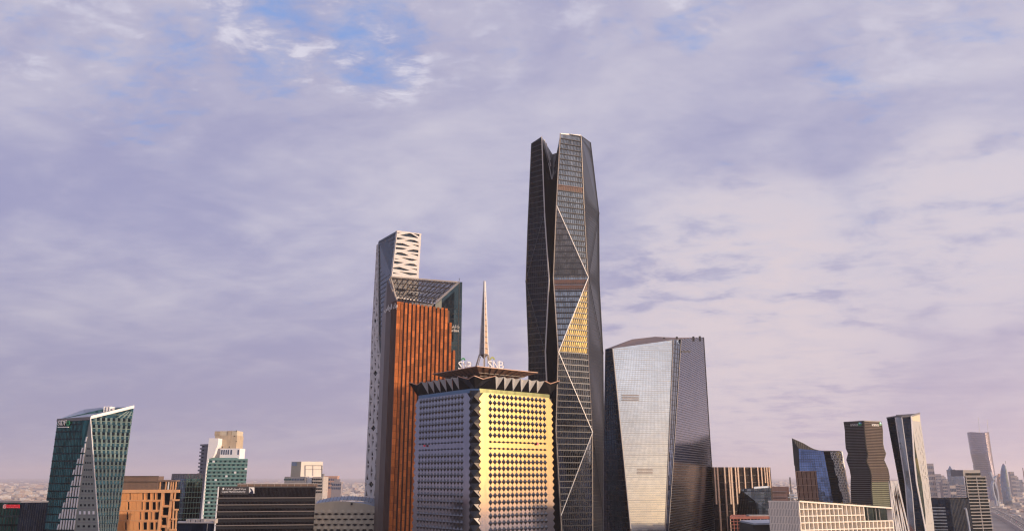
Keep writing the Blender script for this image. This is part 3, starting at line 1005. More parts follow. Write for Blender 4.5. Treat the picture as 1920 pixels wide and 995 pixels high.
# ================================================================== the tall faceted tower
def facet_tower():
    Y0 = 600.0
    rows = (251, 386, 520, 660, 808, 966)
    Lx = (1050.5, 1043.0, 1037.5, 1046.5, 1042.3, 1051.0)
    Ly = (0, -0.5, 9.5, -2.8, 6.0, 12.0)
    rr = ((1089, 254.7), (1095, 391), (1102.5, 520), (1102.2, 662), (1110.3, 810), (1110.8, 966))
    Ry = (7, 8, 8.5, 8.5, 18.0, 19.0)
    rb = ((1107, 267.7), (1122.5, 399), (1123.3, 531), (1130.2, 663), (1131.9, 812), (1130.0, 966))
    Lm = edge(*[(x, y, Y0 + d) for x, y, d in zip(Lx, rows, Ly)])
    Rm = edge(*[(x, y, Y0 + d) for (x, y), d in zip(rr, Ry)])
    Rb = edge(*[(x, y, Y0 + 40) for x, y in rb])
    Ll = edge((996.8, 269.8, Y0 + 18), (990, 423, Y0 + 16), (986.5, 528, Y0 + 15), (991.7, 669, Y0 + 17), (990, 815, Y0 + 15), (994, 966, Y0 + 17))
    Lr = edge((1015.8, 257, Y0 + 9), (1018.5, 335, Y0 + 9), (1021, 400, Y0 + 9), (1029.3, 524, Y0 + 8), (1022.7, 660, Y0 + 9.5), (1029, 800, Y0 + 8), (1024, 966, Y0 + 9))
    V = edge((1034.5, 336, Y0 + 17), (1036, 520, Y0 + 17), (1037, 812, Y0 + 17))
    T = Thing('skyscraper', 'tallest tower, dark and faceted with a notched top and one golden glass triangle', 'tower', Vector((Rm[0].x, Y0, 0)))

    def band(a, b):
        return [a, b]
    fm = Face(Lm, Rm, [[Lm[1], Rm[2]], [Rm[2], Lm[3]], [Lm[3], Rm[4]], [Rm[4], Lm[5]]])
    fr = Face(Rm, Rb, [[Rb[1], Rm[2]], [Rm[2], Rb[3]], [Rm[4], Rb[5]]])
    fl = Face(Ll, Lr, [[Lr[2], Ll[2]], [Ll[2], Lr[4]]])
    zmin = zrow(995, Y0) - 14
    # facade planes
    fm.surf_mb = fm.surf()
    T.add(fm.surf_mb, 'glass_wall', MT['pif_glass'], None, fm.u)
    T.add(fr.surf(), 'screen_wall', MT['pif_right'], None, fr.u)
    T.add(fl.surf(), 'dark_wall', MT['pif_dimmed'], None, fl.u)
    # recess between the two wings
    mb = MB()
    fi = Face(Lr, V)
    Lback = shift(V, 3, 4)
    vtop = V[0]
    fi.surf(mb)
    f2 = Face(V, Lm)
    f2.surf(mb)
    T.add(mb, 'recess_wall', MT['pif_dimmed'], None, fi.u)
    # rear
    Bl, Br = shift(Ll, 14, 26), shift(Rb, -16, 12)
    mb = MB()
    for f in (Face(Rb, Br), Face(Br, Bl), Face(Bl, Ll)):
        f.surf(mb)
    T.add(mb, 'rear_wall', MT['pif_right'], None, Vector((1, 0, 0)))
    mb = MB()
    nt = at(1042, 292, Y0 + 34)
    mb.poly([Lr[0], Bl[0], Vector((nt.x - 2, nt.y, nt.z)), V[0]])
    mb.poly([Ll[0], Bl[0], Lr[0]])
    mb.poly([V[0], Vector((nt.x - 4, nt.y, nt.z)), Vector((nt.x + 4, nt.y, nt.z)), Lm[0]])
    mb.poly([Lm[0], Vector((nt.x + 4, nt.y, nt.z)), Br[0], Rb[0], Rm[0]])
    T.add(mb, 'roof', MT['dark'])
    mb = MB()
    a, b = at(1031, 291, Y0 + 34), at(1049, 290, Y0 + 34)
    mb.prism([Vector((a.x, a.y, a.z - 60)), Vector((b.x, b.y, b.z - 60)), b, a], Vector((0, -1, 0)), -2, 0)
    T.add(mb, 'roof_bridge', MT['dark'])
    # slanted struts of the notch
    for p, q in (((1020.5, 262, Y0 + 10), (1033, 312, Y0 + 16)), ((1024, 268, Y0 + 14), (1032, 300, Y0 + 18)), ((1028.5, 306, Y0 + 15), (1034.5, 336, Y0 + 16)), ((1043, 300, Y0 + 10), (1035.5, 336, Y0 + 15))):
        mb = MB()
        mb.rod(at(*p), at(*q), 0.3)
        T.add(mb, 'notch_strut', MT['white_metal'])
    # floors: ledges and slanted fins between them
    zt = fm.ztop
    nfl = 72
    dz = (zt - zmin) / nfl
    rustrows = {round((zt - zrow(345, Y0)) / dz), round((zt - zrow(521, Y0)) / dz), round((zt - zrow(526, Y0)) / dz)}
    fins = MB()
    for k in range(nfl):
        z = zt - 0.8 - k * dz
        mb = MB()
        fm.ledge(mb, z, 0.62, 0.75)
        T.add(mb, 'floor_ledge', MT['rust'] if k in rustrows else MT['pif_ledge'])
        if k in rustrows:
            mb = MB()
            fm.ledge(mb, z - dz / 2, dz * 0.8, 0.25)
            T.add(mb, 'louvre_band', MT['rust'])
        n = 15
        for i in range(n):
            t0 = (i + 0.75) / n
            p, q = fm.at(t0, z - 0.3), fm.at(max(0, t0 - 0.35 / n), z - dz + 0.3)
            w = fm.u * 0.10
            fins.hexa((q - w, q + w, q + w + fm.h * 0.5, q - w + fm.h * 0.5, p - w, p + w, p + w + fm.h * 0.5, p - w + fm.h * 0.5))
    T.add(fins, 'slanted_fins', MT['pif_ledge'], kind='stuff')
    mb, mb2 = MB(), MB()
    for k in range(nfl):
        z = zt - 2.0 - k * dz
        if z < fl.ztop:
            m1 = MB()
            fl.ledge(m1, z, 0.5, 0.7)
            T.add(m1, 'wing_ledge', MT['pif_ledge'])
        if z < fr.zlow:
            fr.ledge(mb2, z, 0.22, 0.2)
            fr.ledge(mb2, z - dz / 2, 0.14, 0.15)
    T.add(mb2, 'screen_rails', MT['dark'], kind='stuff')
    for i in range(1, 12):
        fl.vline(mb, i / 12, 0.16, 0.35, fl.zlow, zmin)
    T.add(mb, 'wing_fins', MT['black'], kind='stuff')
    mb = MB()
    for i in range(1, 16):
        fr.vline(mb, i / 16, 0.12, 0.18, fr.zlow, zmin)
    T.add(mb, 'screen_posts', MT['pif_ledge'], kind='stuff')
    # pale beams along the folds
    for e, r, m in ((Lr, 0.42, 'pif_rim'), (Rm, 0.30, 'truss'), (Lm, 0.36, 'truss'), (Rb, 0.4, 'pif_ledge'), (Ll, 0.35, 'pif_ledge')):
        mb = MB()
        pts = [p + Vector((0, -0.5, 0)) for p in e]
        tube_line(mb, pts, r)
        T.add(mb, 'corner_beam', MT[m])
    for f in (fm, fr, fl):
        for dg in f.diags:
            mb = MB()
            off = f.h * 0.6
            mb.rod(dg[0] + off, dg[-1] + off, 0.28 if f is fm else 0.2)
            T.add(mb, 'diagonal_beam', MT['white_metal'] if f is fm else MT['pif_ledge'])
    mb = MB()
    mb.rod(Lm[0], Rm[0], 0.5)
    T.add(mb, 'top_beam', MT['white'])
    mb = MB()
    mb.rod(Rm[0], Rb[0], 0.3)
    mb.rod(Ll[0], Lr[0], 0.3)
    T.add(mb, 'coping', MT['dark'])


# ================================================================== copper-finned tower with the roof trellis
def copper_tower():
    Y = 500.0
    M = vert(744, 563, Y)
    fa, la = 75.0, -38.0
    # front plane reference edge far right
    Rr = vert_from(M, fa, 858, 690)
    L = vert_from(M, la, 719, 700)
    L[0].z = at(730, 524, L[0].y).z
    L[0] = Vector((L[0].x, L[0].y, L[0].z))
    T = Thing('finned_tower', 'tower clad in upright copper fins with an open steel trellis roof', 'tower', M[1])
    fr = Face(M, [Vector((Rr[0].x, Rr[0].y, M[0].z)), Rr[1]])
    zmin = zrow(995, Y) - 14
    # backing wall
    topR = fr.pt(843, 579)
    mb = MB()
    wl = (Rr[1] - M[1]).length
    tR = (Vector((topR.x, topR.y, 0)) - M[1]).length
    p1 = M[1] + fr.u * tR
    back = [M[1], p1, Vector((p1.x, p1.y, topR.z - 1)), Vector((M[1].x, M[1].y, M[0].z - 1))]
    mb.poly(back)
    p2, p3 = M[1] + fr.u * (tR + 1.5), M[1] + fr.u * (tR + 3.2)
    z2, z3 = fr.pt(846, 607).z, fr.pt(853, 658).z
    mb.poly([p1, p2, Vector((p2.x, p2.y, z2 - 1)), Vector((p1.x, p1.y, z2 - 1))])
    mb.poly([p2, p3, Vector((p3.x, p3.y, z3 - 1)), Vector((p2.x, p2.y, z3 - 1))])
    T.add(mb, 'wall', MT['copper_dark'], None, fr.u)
    xs = [744 + (843 - 744) * i / 13 for i in range(14)]
    for i in range(13):
        ta = (fr.pt(xs[i], 640) - fr.pt(744, 640)).length + 0.1
        tb = (fr.pt(xs[i + 1], 640) - fr.pt(744, 640)).length
        w = (tb - ta) * (0.62 if i else 0.90)
        yt = 565 + (579 - 565) * (i + 0.5) / 13
        zt = fr.pt(xs[i], yt).z
        mb = MB()
        a, b = M[1] + fr.u * ta, M[1] + fr.u * (ta + w)
        hh = fr.h
        zz = [zmin - 5, zt]
        b0 = [a - hh * 0.4, b - hh * 0.4, b + hh * 1.2, a + hh * 1.2]
        mb.hexa([Vector((p.x, p.y, zz[0])) for p in b0] + [Vector((p.x, p.y, zz[1])) for p in b0])
        T.add(mb, 'copper_fin', MT['copper'])
    for x, yt in ((845.0, 605), (852.5, 657)):
        ta = (fr.pt(x, 680) - fr.pt(744, 680)).length
        a, b = M[1] + fr.u * ta, M[1] + fr.u * (ta + 1.45)
        zt = fr.pt(x, yt).z
        b0 = [a - fr.h * 0.4, b - fr.h * 0.4, b + fr.h * 1.0, a + fr.h * 1.0]
        mb = MB()
        mb.hexa([Vector((p.x, p.y, zmin - 5)) for p in b0] + [Vector((p.x, p.y, zt)) for p in b0])
        T.add(mb, 'copper_fin', MT['copper'])
    # left wall, brown sheet with narrow upright seams, and the pale edge trim
    fl = Face(L, [Vector((M[0].x, M[0].y, M[0].z)), M[1]])
    T.add(fl.surf(), 'side_wall', MT['brown'], None, fl.u)
    for t in (0.55, 0.66, 0.76, 0.85, 0.93):
        mb = MB()
        fl.vline(mb, t, 0.5, 0.25, fl.zlow, zmin)
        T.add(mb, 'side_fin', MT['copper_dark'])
    # sign on the left wall
    p = fl.pt(722.5, 585)
    lettering(T, None, 'sign', ARABIC['bank'], fl.pt(722, 587) + fl.h * 0.3, fl.u, Vector((0, 0, 1)), 16.0, 4.6, MT['white'], 0.25)
    # blue glass slab
    S0 = vert_from(shift(M, 3.2 * fr.u.x - fr.h.x * 1.0, 1.5), fa, 816, 568)
    sl_ = shift(M, -fr.h.x * 1.2, -fr.h.y * 1.2)
    S0 = vert_from(sl_, fa, 816, 568)
    S1 = vert_from(sl_, fa, 861, 528.5)
    S2 = vert_from(sl_, fa, 866.8, 528.5)
    f1, f2 = Face(S0, S1), Face(S1, S2)
    mb = f1.surf()
    f2.surf(mb)
    T.add(mb, 'slab_wall', MT['slab_glass'], None, f1.u)
    mb = MB()
    q = [shift(e, -fr.h.x * 16, -fr.h.y * 16) for e in (S0, S1, S2)]
    Face(S2, q[2]).surf(mb)
    Face(q[2], q[1]).surf(mb)
    Face(q[1], q[0]).surf(mb)
    T.add(mb, 'slab_rear', MT['slab_glass'], None, fr.u)
    mb = MB()
    mb.poly([S0[0], S1[0], q[1][0], q[0][0]])
    mb.poly([S1[0], S2[0], q[2][0], q[1][0]])
    T.add(mb, 'slab_roof', MT['truss'])
    mb = MB()
    mb.bar(S0[0] + fr.h * 0.3, S1[0] + fr.h * 0.3, fr.h * 0.5, Vector((0, 0, 0.9)))
    T.add(mb, 'slab_edge', MT['grey'])
    dk = MB()
    dk.prism([f1.pt(828, 568), f1.pt(852, 546), f1.pt(850, 640), f1.pt(828, 640)], f1.h, 0.0, 0.12)
    T.add(dk, 'slab_dark_glazing', MT['teal_dark'], None, f1.u)
    pl = MB()
    pl.prism([f1.pt(816, 571), f1.pt(828, 561), f1.pt(828, 600), f1.pt(816, 600)], f1.h, 0.0, 0.16)
    T.add(pl, 'slab_cheek', MT['panel_olive'])
    mb = MB()
    for k in range(28):
        z = f2.zlow - 1 - k * 3.4
        f1.ledge(mb, z, 0.16, 0.14) if z < f1.zlow else None
        f2.ledge(mb, z, 0.16, 0.14)
    f2.vline(mb, 0.02, 0.5, 0.3, f2.zlow, zmin)
    T.add(mb, 'slab_rails', MT['dark'], kind='stuff')
    lettering(T, None, 'sign', ARABIC['bank'], f1.pt(845.5, 616) + f1.h * 0.4, f1.u, Vector((0, 0, 1)), 5.4, 2.6, MT['white'], 0.3)
    lettering(T, None, 'sign', 'Riyad Bank', f1.pt(839.5, 623) + f1.h * 0.4, f1.u, Vector((0, 0, 1)), 7.4, 2.2, MT['white'], 0.3)
    # roof trellis: a sloping grid carried over the open roof terrace
    n0 = at(731, 521, L[0].y - 22)
    n0 = at(733, 519, Y + 6)
    n1 = along(n0, 861, 529, fa)
    b0, b1 = at(744, 559, Y + 36), at(815, 570, Y + 44)
    def tp(s, t):
        return n0.lerp(n1, s).lerp(b0.lerp(b1, s), t)
    for t in (0.0, 0.08, 0.28, 0.52, 0.76, 1.0):
        mb = MB()
        mb.rod(tp(0, t), tp(1, t), 0.42 if t < 0.1 else 0.28)
        T.add(mb, 'trellis_purlin', MT['truss'])
    for k in range(25):
        s = k / 24
        mb = MB()
        mb.rod(tp(s, 0), tp(s, 0.09 if k % 2 else 1.0), 0.16)
        T.add(mb, 'trellis_rafter', MT['truss'])
    for k in range(16):
        s = -0.25 + k / 13
        mb = MB()
        a_, b_ = max(0, min(1, s)), max(0, min(1, s + 0.28))
        ta, tb = (a_ - s) / 0.28, (b_ - s) / 0.28
        if tb - ta > 0.15:
            mb.rod(tp(a_, 1 - ta) + Vector((0, 0, -.35)), tp(b_, 1 - tb) + Vector((0, 0, -.35)), 0.22)
            T.add(mb, 'trellis_brace', MT['truss'])
    # slatted roofing behind the bars, terrace back wall and columns
    slats = MB()
    for k in range(34):
        t = 0.03 + 0.95 * k / 34
        up = Vector((0, 0, 0.6))
        a, b, c, d = tp(0, t) + up, tp(1, t) + up, tp(1, t + 0.012) + up, tp(0, t + 0.012) + up
        slats.prism([a, b, c, d], Vector((0, 0, 1)), 0, 0.12)
    T.add(slats, 'trellis_slats', MT['core'], kind='stuff')
    mb = MB()
    wl0, wl1 = Vector((b0.x, b0.y, M[0].z - 6)), Vector((b1.x, b1.y, M[0].z - 8))
    mb.poly([wl0, wl1, b1, b0])
    mb.poly([Vector((M[0].x, M[0].y, M[0].z - 2)), Vector((topR.x, topR.y, topR.z - 2)), wl1, wl0])
    T.add(mb, 'terrace', MT['grey'])
    for k in range(9):
        s = 0.02 + k / 8 * 0.9
        mb = MB()
        top = tp(s, 0.72)
        mb.rod(Vector((top.x, top.y, M[0].z - 4)), top, 0.2)
        T.add(mb, 'terrace_post', MT['truss'])
    for s, t in ((0.3, 0.55), (0.4, 0.55), (0.5, 0.56), (0.57, 0.57)):
        mb = MB()
        mb.rod(tp(s, t) + Vector((0, 0, -.5)), tp(s + 0.07, t) + Vector((0, 0, -.5)), 0.25)
        T.add(mb, 'light_strip', MT['white'])
    for (e0, e1) in (((730, 523, Y + 8), (744, 562, Y + 0.5)), ((733, 519, Y + 6), (740, 548, Y + 22)), ((732, 520, Y + 6), (742, 556, Y + 3))):
        mb = MB()
        mb.rod(at(*e0), at(*e1), 0.4)
        T.add(mb, 'trellis_post', MT['truss'])
    mb = MB()
    mb.rod(S1[0], S1[0] + Vector((0, 0, 2.6)), 0.16)
    T.add(mb, 'aerial', MT['dark'])
    # rear
    zr = M[0].z - 5
    low = lambda p, k: [Vector((p.x - fr.h.x * k, p.y - fr.h.y * k, zr)), Vector((p.x - fr.h.x * k, p.y - fr.h.y * k, 0))]
    QL, QR = low(L[1], 24), low(Rr[1], 40)
    mb = MB()
    Face(low(Rr[1], 1.5), QR).surf(mb)
    Face(QR, QL).surf(mb)
    Face(QL, low(L[1], 0)).surf(mb)
    mb.poly([low(L[1], 0)[0], QL[0], Vector((L[1].x, L[1].y, L[0].z))])
    T.add(mb, 'rear_wall', MT['brown'], None, fr.u)


# ================================================================== white lattice tower behind it
def lattice_tower():
    Y = 560.0
    M = edge((744, 432.7, Y), (734, 517, Y - 1.5), (733, 700, Y - 1), (733, 995, Y - 1))
    Rr = edge_from(M, 70.0, (789, 438.7), (784, 518), (783, 700), (783, 995))
    L = edge_from(M, -28.0, (710, 452), (711.7, 631), (716.5, 700), (707, 995))
    L = edge((710, 452, Y + 26), (711.7, 631, Y + 25), (716.5, 700, Y + 22), (707, 995, Y + 26))
    LL = edge((708.8, 456, Y + 28), (698.7, 631, Y + 33), (696.7, 700, Y + 31), (683, 995, Y + 37))
    T = Thing('lattice_tower', 'slim glass tower wrapped in white lattice, rising behind the copper finned tower', 'tower', Vector((M[0].x, Y, 0)))
    fg, fw, fs = Face(L, M), Face(M, Rr), Face(LL, L)
    T.add(fg.surf(), 'glass_wall', MT['lat_glass'], None, fg.u)
    zmin = zrow(995, Y) - 14
    mb = MB()
    z = fg.ztop - 2
    while z > zmin:
        fg.ledge(mb, z, 0.35, 0.3)
        z -= 3.4
    T.add(mb, 'floor_rails', MT['black'], kind='stuff')
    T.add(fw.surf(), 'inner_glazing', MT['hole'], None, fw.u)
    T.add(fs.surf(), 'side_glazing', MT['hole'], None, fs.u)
    polys = '445,118 520,108 440,135|485,165 660,130 700,135 830,215 815,222 600,190|735,132 855,152 850,190|435,205 600,228 430,252|560,265 680,248 760,258 845,300 830,312 690,290|420,310 540,315 700,380 560,365 418,348|690,330 840,352 838,385|410,385 630,412 540,437 408,425|600,455 740,430 836,445 832,492 700,475|402,515 440,485 530,490 670,550 560,550 400,522|670,508 832,525 828,558|490,570 820,622 720,645 660,635|388,590 505,622 390,610|382,645 570,675 430,702 378,690|540,712 680,692 760,702 818,745 700,740|365,765 480,755 690,825 560,822 362,790|670,775 812,795 808,822|460,840 805,880 800,905 680,910|360,855 475,885 360,880'
    # flat lattice plate on the right wall (upper part, where it is seen)
    a = fw.pt(744, 433.2)
    def W(x, y):
        return fw.pt(700 + x / 9.95, 425 + y / 9.95) + fw.h * 0.5
    outer = [fw.pt(744.2, 432.9), fw.pt(789.2, 438.8), fw.pt(784.2, 518), fw.pt(784, 540), fw.pt(733.6, 540), fw.pt(734, 517)]
    outer = [p + fw.h * 0.5 for p in outer]
    holes = [[W(*map(float, q.split(','))) for q in s.split()] for s in polys.split('|')]
    mb = MB()
    mb.perforated(outer, holes, fw.h, 0.8)
    T.add(mb, 'lattice_screen', MT['lat_white'])
    # hidden lower part of the same wall: lens-shaped openings storey by storey
    mb = MB()
    zz = fw.pt(760, 540).z
    while zz > 8:
        A, B = fw.span(zz)
        C, D = fw.span(zz - 7)
        hs = []
        for (s0, s1, v) in ((0.08, 0.55, 0.3), (0.45, 0.92, 0.72)):
            p = [C.lerp(A, 1 - v).lerp(D.lerp(B, 1 - v), s) for s in (s0, (s0 + s1) / 2, s1)]
            hs.append([p[0], p[1] - Vector((0, 0, 1.1)), p[2], p[1] + Vector((0, 0, 1.1))])
        o = fw.h * 0.5
        mb.perforated([q + o for q in (C, D, B, A)], [[q + o for q in h] for h in hs], fw.h, 0.8)
        zz -= 7
    T.add(mb, 'lattice_screen', MT['lat_white'])
    # triangulated lattice on the left wall, one panel per storey pair
    z = fs.zlow - 1.5
    k = 0
    rnd = random.Random(5)
    while z > zmin:
        hgt = 5.6
        q = lambda t, zz: (lambda A, B: A.lerp(B, t) + fs.h * 0.4)(*fs.span(zz))
        wid = (fs.span(z)[1] - fs.span(z)[0]).length
        n = 1 if wid < 4 else (2 if wid < 9 else 3)
        hs = []
        e = 0.07
        for i in range(n):
            a0, a1 = i / n, (i + 1) / n
            mid = (a0 + a1) / 2 + rnd.uniform(-.1, .1) / n
            zt_, zb_ = z - 0.6, z - hgt + 0.6
            if (i + k) % 2:
                hs.append([q(a0 + e, zt_), q(mid, zb_), q(a1 - e, zt_)])
                if i == 0:
                    hs.append([q(e * 0.6, zb_), q(mid - e - 0.06, zb_), q(e * 0.6, zt_ - 2.2)])
            else:
                hs.append([q(a0 + e, zb_), q(a1 - e, zb_), q(mid, zt_)])
        if k % 7 == 3 and n > 1:
            zc = z - hgt / 2
            hs = [[q(0.5, z - 0.3), q(0.28, zc), q(0.5, z - hgt + 0.3), q(0.72, zc)], [q(0.04, zc + 1.6), q(0.04, zc - 1.6), q(0.18, zc)], [q(0.96, zc + 1.6), q(0.82, zc), q(0.96, zc - 1.6)]]
        mb = MB()
        mb.perforated([q(0, z - hgt), q(1, z - hgt), q(1, z), q(0, z)], hs, fs.h, 0.7)
        T.add(mb, 'lattice_panel', MT['lat_white'])
        # toothed return along the corner
        mb = MB()
        p0, p1 = fs.span(z - 1.0)[1], fg.at(0.12, z - 1.0)
        mb.bar(p0 + fg.h * 0.3, p1 + fg.h * 0.3, fg.h * 0.3, Vector((0, 0, 1.3)))
        if z < zrow(640, Y):
            T.add(mb, 'corner_tooth', MT['lat_white'])
        z -= hgt
        k += 1
    for e in (M,):
        mb = MB()
        tube_line(mb, [p + fg.h * 0.2 for p in e], 0.35)
        T.add(mb, 'corner_beam', MT['lat_white'])
    A, B = shift(Rr, -8, 44), shift(LL, 8, 20)
    mb = MB()
    for f in (Face(Rr, A), Face(A, B), Face(B, LL)):
        f.surf(mb)
    T.add(mb, 'rear_wall', MT['lat_white'], None, fw.u)
    roof_poly(T, [LL, L, M, Rr, A, B], MT['roofdark'], dz=-0.5)


# ================================================================== crystal tower
def crystal_tower():
    Y = 430.0
    LEAN = 8.0                    # the silver wall leans back: its foot stands nearer than its top
    FL = edge((1148.5, 653, Y), (1165.4, 820, Y - LEAN * 0.52), (1182.7, 995, Y - LEAN))
    FR = edge_from(FL, 76.0, (1261.8, 637), (1254.3, 820), (1247, 995))
    BR = edge_from(FR, 40.0, (1276.6, 635.7), (1265, 820), (1253, 995))
    RR = edge_from(BR, 25.0, (1319.4, 632), (1331, 820), (1343, 995))
    LL = edge_from(FL, -20.0, (1135.8, 654), (1132.7, 820), (1132, 995))
    T = Thing('crystal_tower', 'prism shaped glass tower with a broad silver front that narrows downward', 'tower', Vector((FL[0].x, Y, 0)))
    ff, fb, fr, fl = Face(FL, FR), Face(FR, BR), Face(BR, RR), Face(LL, FL)
    T.add(ff.surf(), 'silver_wall', MT['cry_front'], None, ff.u)
    T.add(fb.surf(), 'blue_strip', MT['cry_sky_tint'], None, fb.u)
    T.add(fr.surf(), 'right_wall', MT['cry_right'], None, fr.u)
    T.add(fl.surf(), 'left_wall', MT['cry_left'], None, fl.u)
    zmin = zrow(995, Y) - 12
    mb = MB()
    z = ff.ztop - 0.7
    k = 0
    while z > zmin:
        ff.ledge(mb, z, 0.11 if k % 5 else 0.22, 0.06)
        z -= 1.12
        k += 1
    for i in range(1, 36):
        ff.vline(mb, i / 36, 0.08, 0.06, ff.ztop, zmin)
    T.add(mb, 'mullion_grid', MT['cry_mullion'], kind='stuff')
    mb = MB()
    z = fr.ztop - 1
    while z > zmin:
        fr.ledge(mb, z, 0.30, 0.22)
        z -= 1.30
    T.add(mb, 'right_louvres', MT['plum_louvre'], kind='stuff')
    mb = MB()
    z = fb.ztop - 1
    while z > zmin:
        fb.ledge(mb, z, 0.22, 0.12)
        fl.ledge(mb, z, 0.25, 0.15)
        z -= 2.6
    for i in range(1, 3):
        fb.vline(mb, i / 3, 0.18, 0.12, fb.zlow, zmin)
    for i in range(1, 7):
        fl.vline(mb, i / 7, 0.18, 0.12, fl.zlow, zmin)
    T.add(mb, 'mullion_bars', MT['mullion_dark'], kind='stuff')
    for y0, x0, x1 in ((740, 1165.5, 1197.5), (878, 1194.5, 1223.5)):
        for i in range(4):
            mb = MB()
            mb.prism(ff.quad(x0, y0 + i * 2.9, x1, y0 + 1.1 + i * 2.9), ff.n, 0.05, 0.45)
            T.add(mb, 'vent_slat', MT['vent'])
    mb = MB()
    mb.prism(fr.quad(1276, 657, 1294, 660.5), fr.n, 0.0, 0.5)
    T.add(mb, 'vent_slat', MT['dark'])
    for e, m in ((FL, 'mullion'), (FR, 'mullion'), (BR, 'mullion'), (RR, 'mullion'), (LL, 'mullion')):
        mb = MB()
        tube_line(mb, e, 0.28)
        T.add(mb, 'corner_trim', MT[m])
    # folded roof
    b1, b2, b3 = at(1185, 635.7, Y + 26), at(1228.7, 630.7, Y + 34), at(1267.7, 632.5, Y + 34)
    bl = shift(LL, 10, 22)
    br = shift(RR, -12, 16)
    r1 = b1
    mb = MB()
    for tri in ((LL[0], FL[0], b1), (FL[0], b2, b1), (FL[0], FR[0], b2), (FR[0], BR[0], b3), (FR[0], b3, b2), (BR[0], RR[0], b3), (LL[0], b1, bl[0]), (b1, b2, bl[0]), (b2, b3, br[0]), (b3, RR[0], br[0]), (b2, br[0], bl[0])):
        mb.poly(tri)
    T.add(mb, 'roof', MT['roofbrown'])
    mb = MB()
    for f in (Face(RR, br), Face(br, bl), Face(bl, LL)):
        f.surf(mb)
    T.add(mb, 'rear_wall', MT['cry_right'], None, ff.u)
    for px, py in ((1245, 634), (1269, 632), (1300, 631.5), (1312, 631)):
        p = at(px, py, Y + 20)
        mb = MB()
        mb.box(p.x - .5, p.x + .5, p.y - .5, p.y + .5, p.z - 2.5, p.z + 0.3)
        T.add(mb, 'roof_davit', MT['dark'])


UP = Vector((0, 0, 1))


def trim(T, pts, r, mat, name='edge_trim'):
    mb = MB()
    tube_line(mb, pts, r)
    return T.add(mb, name, mat)


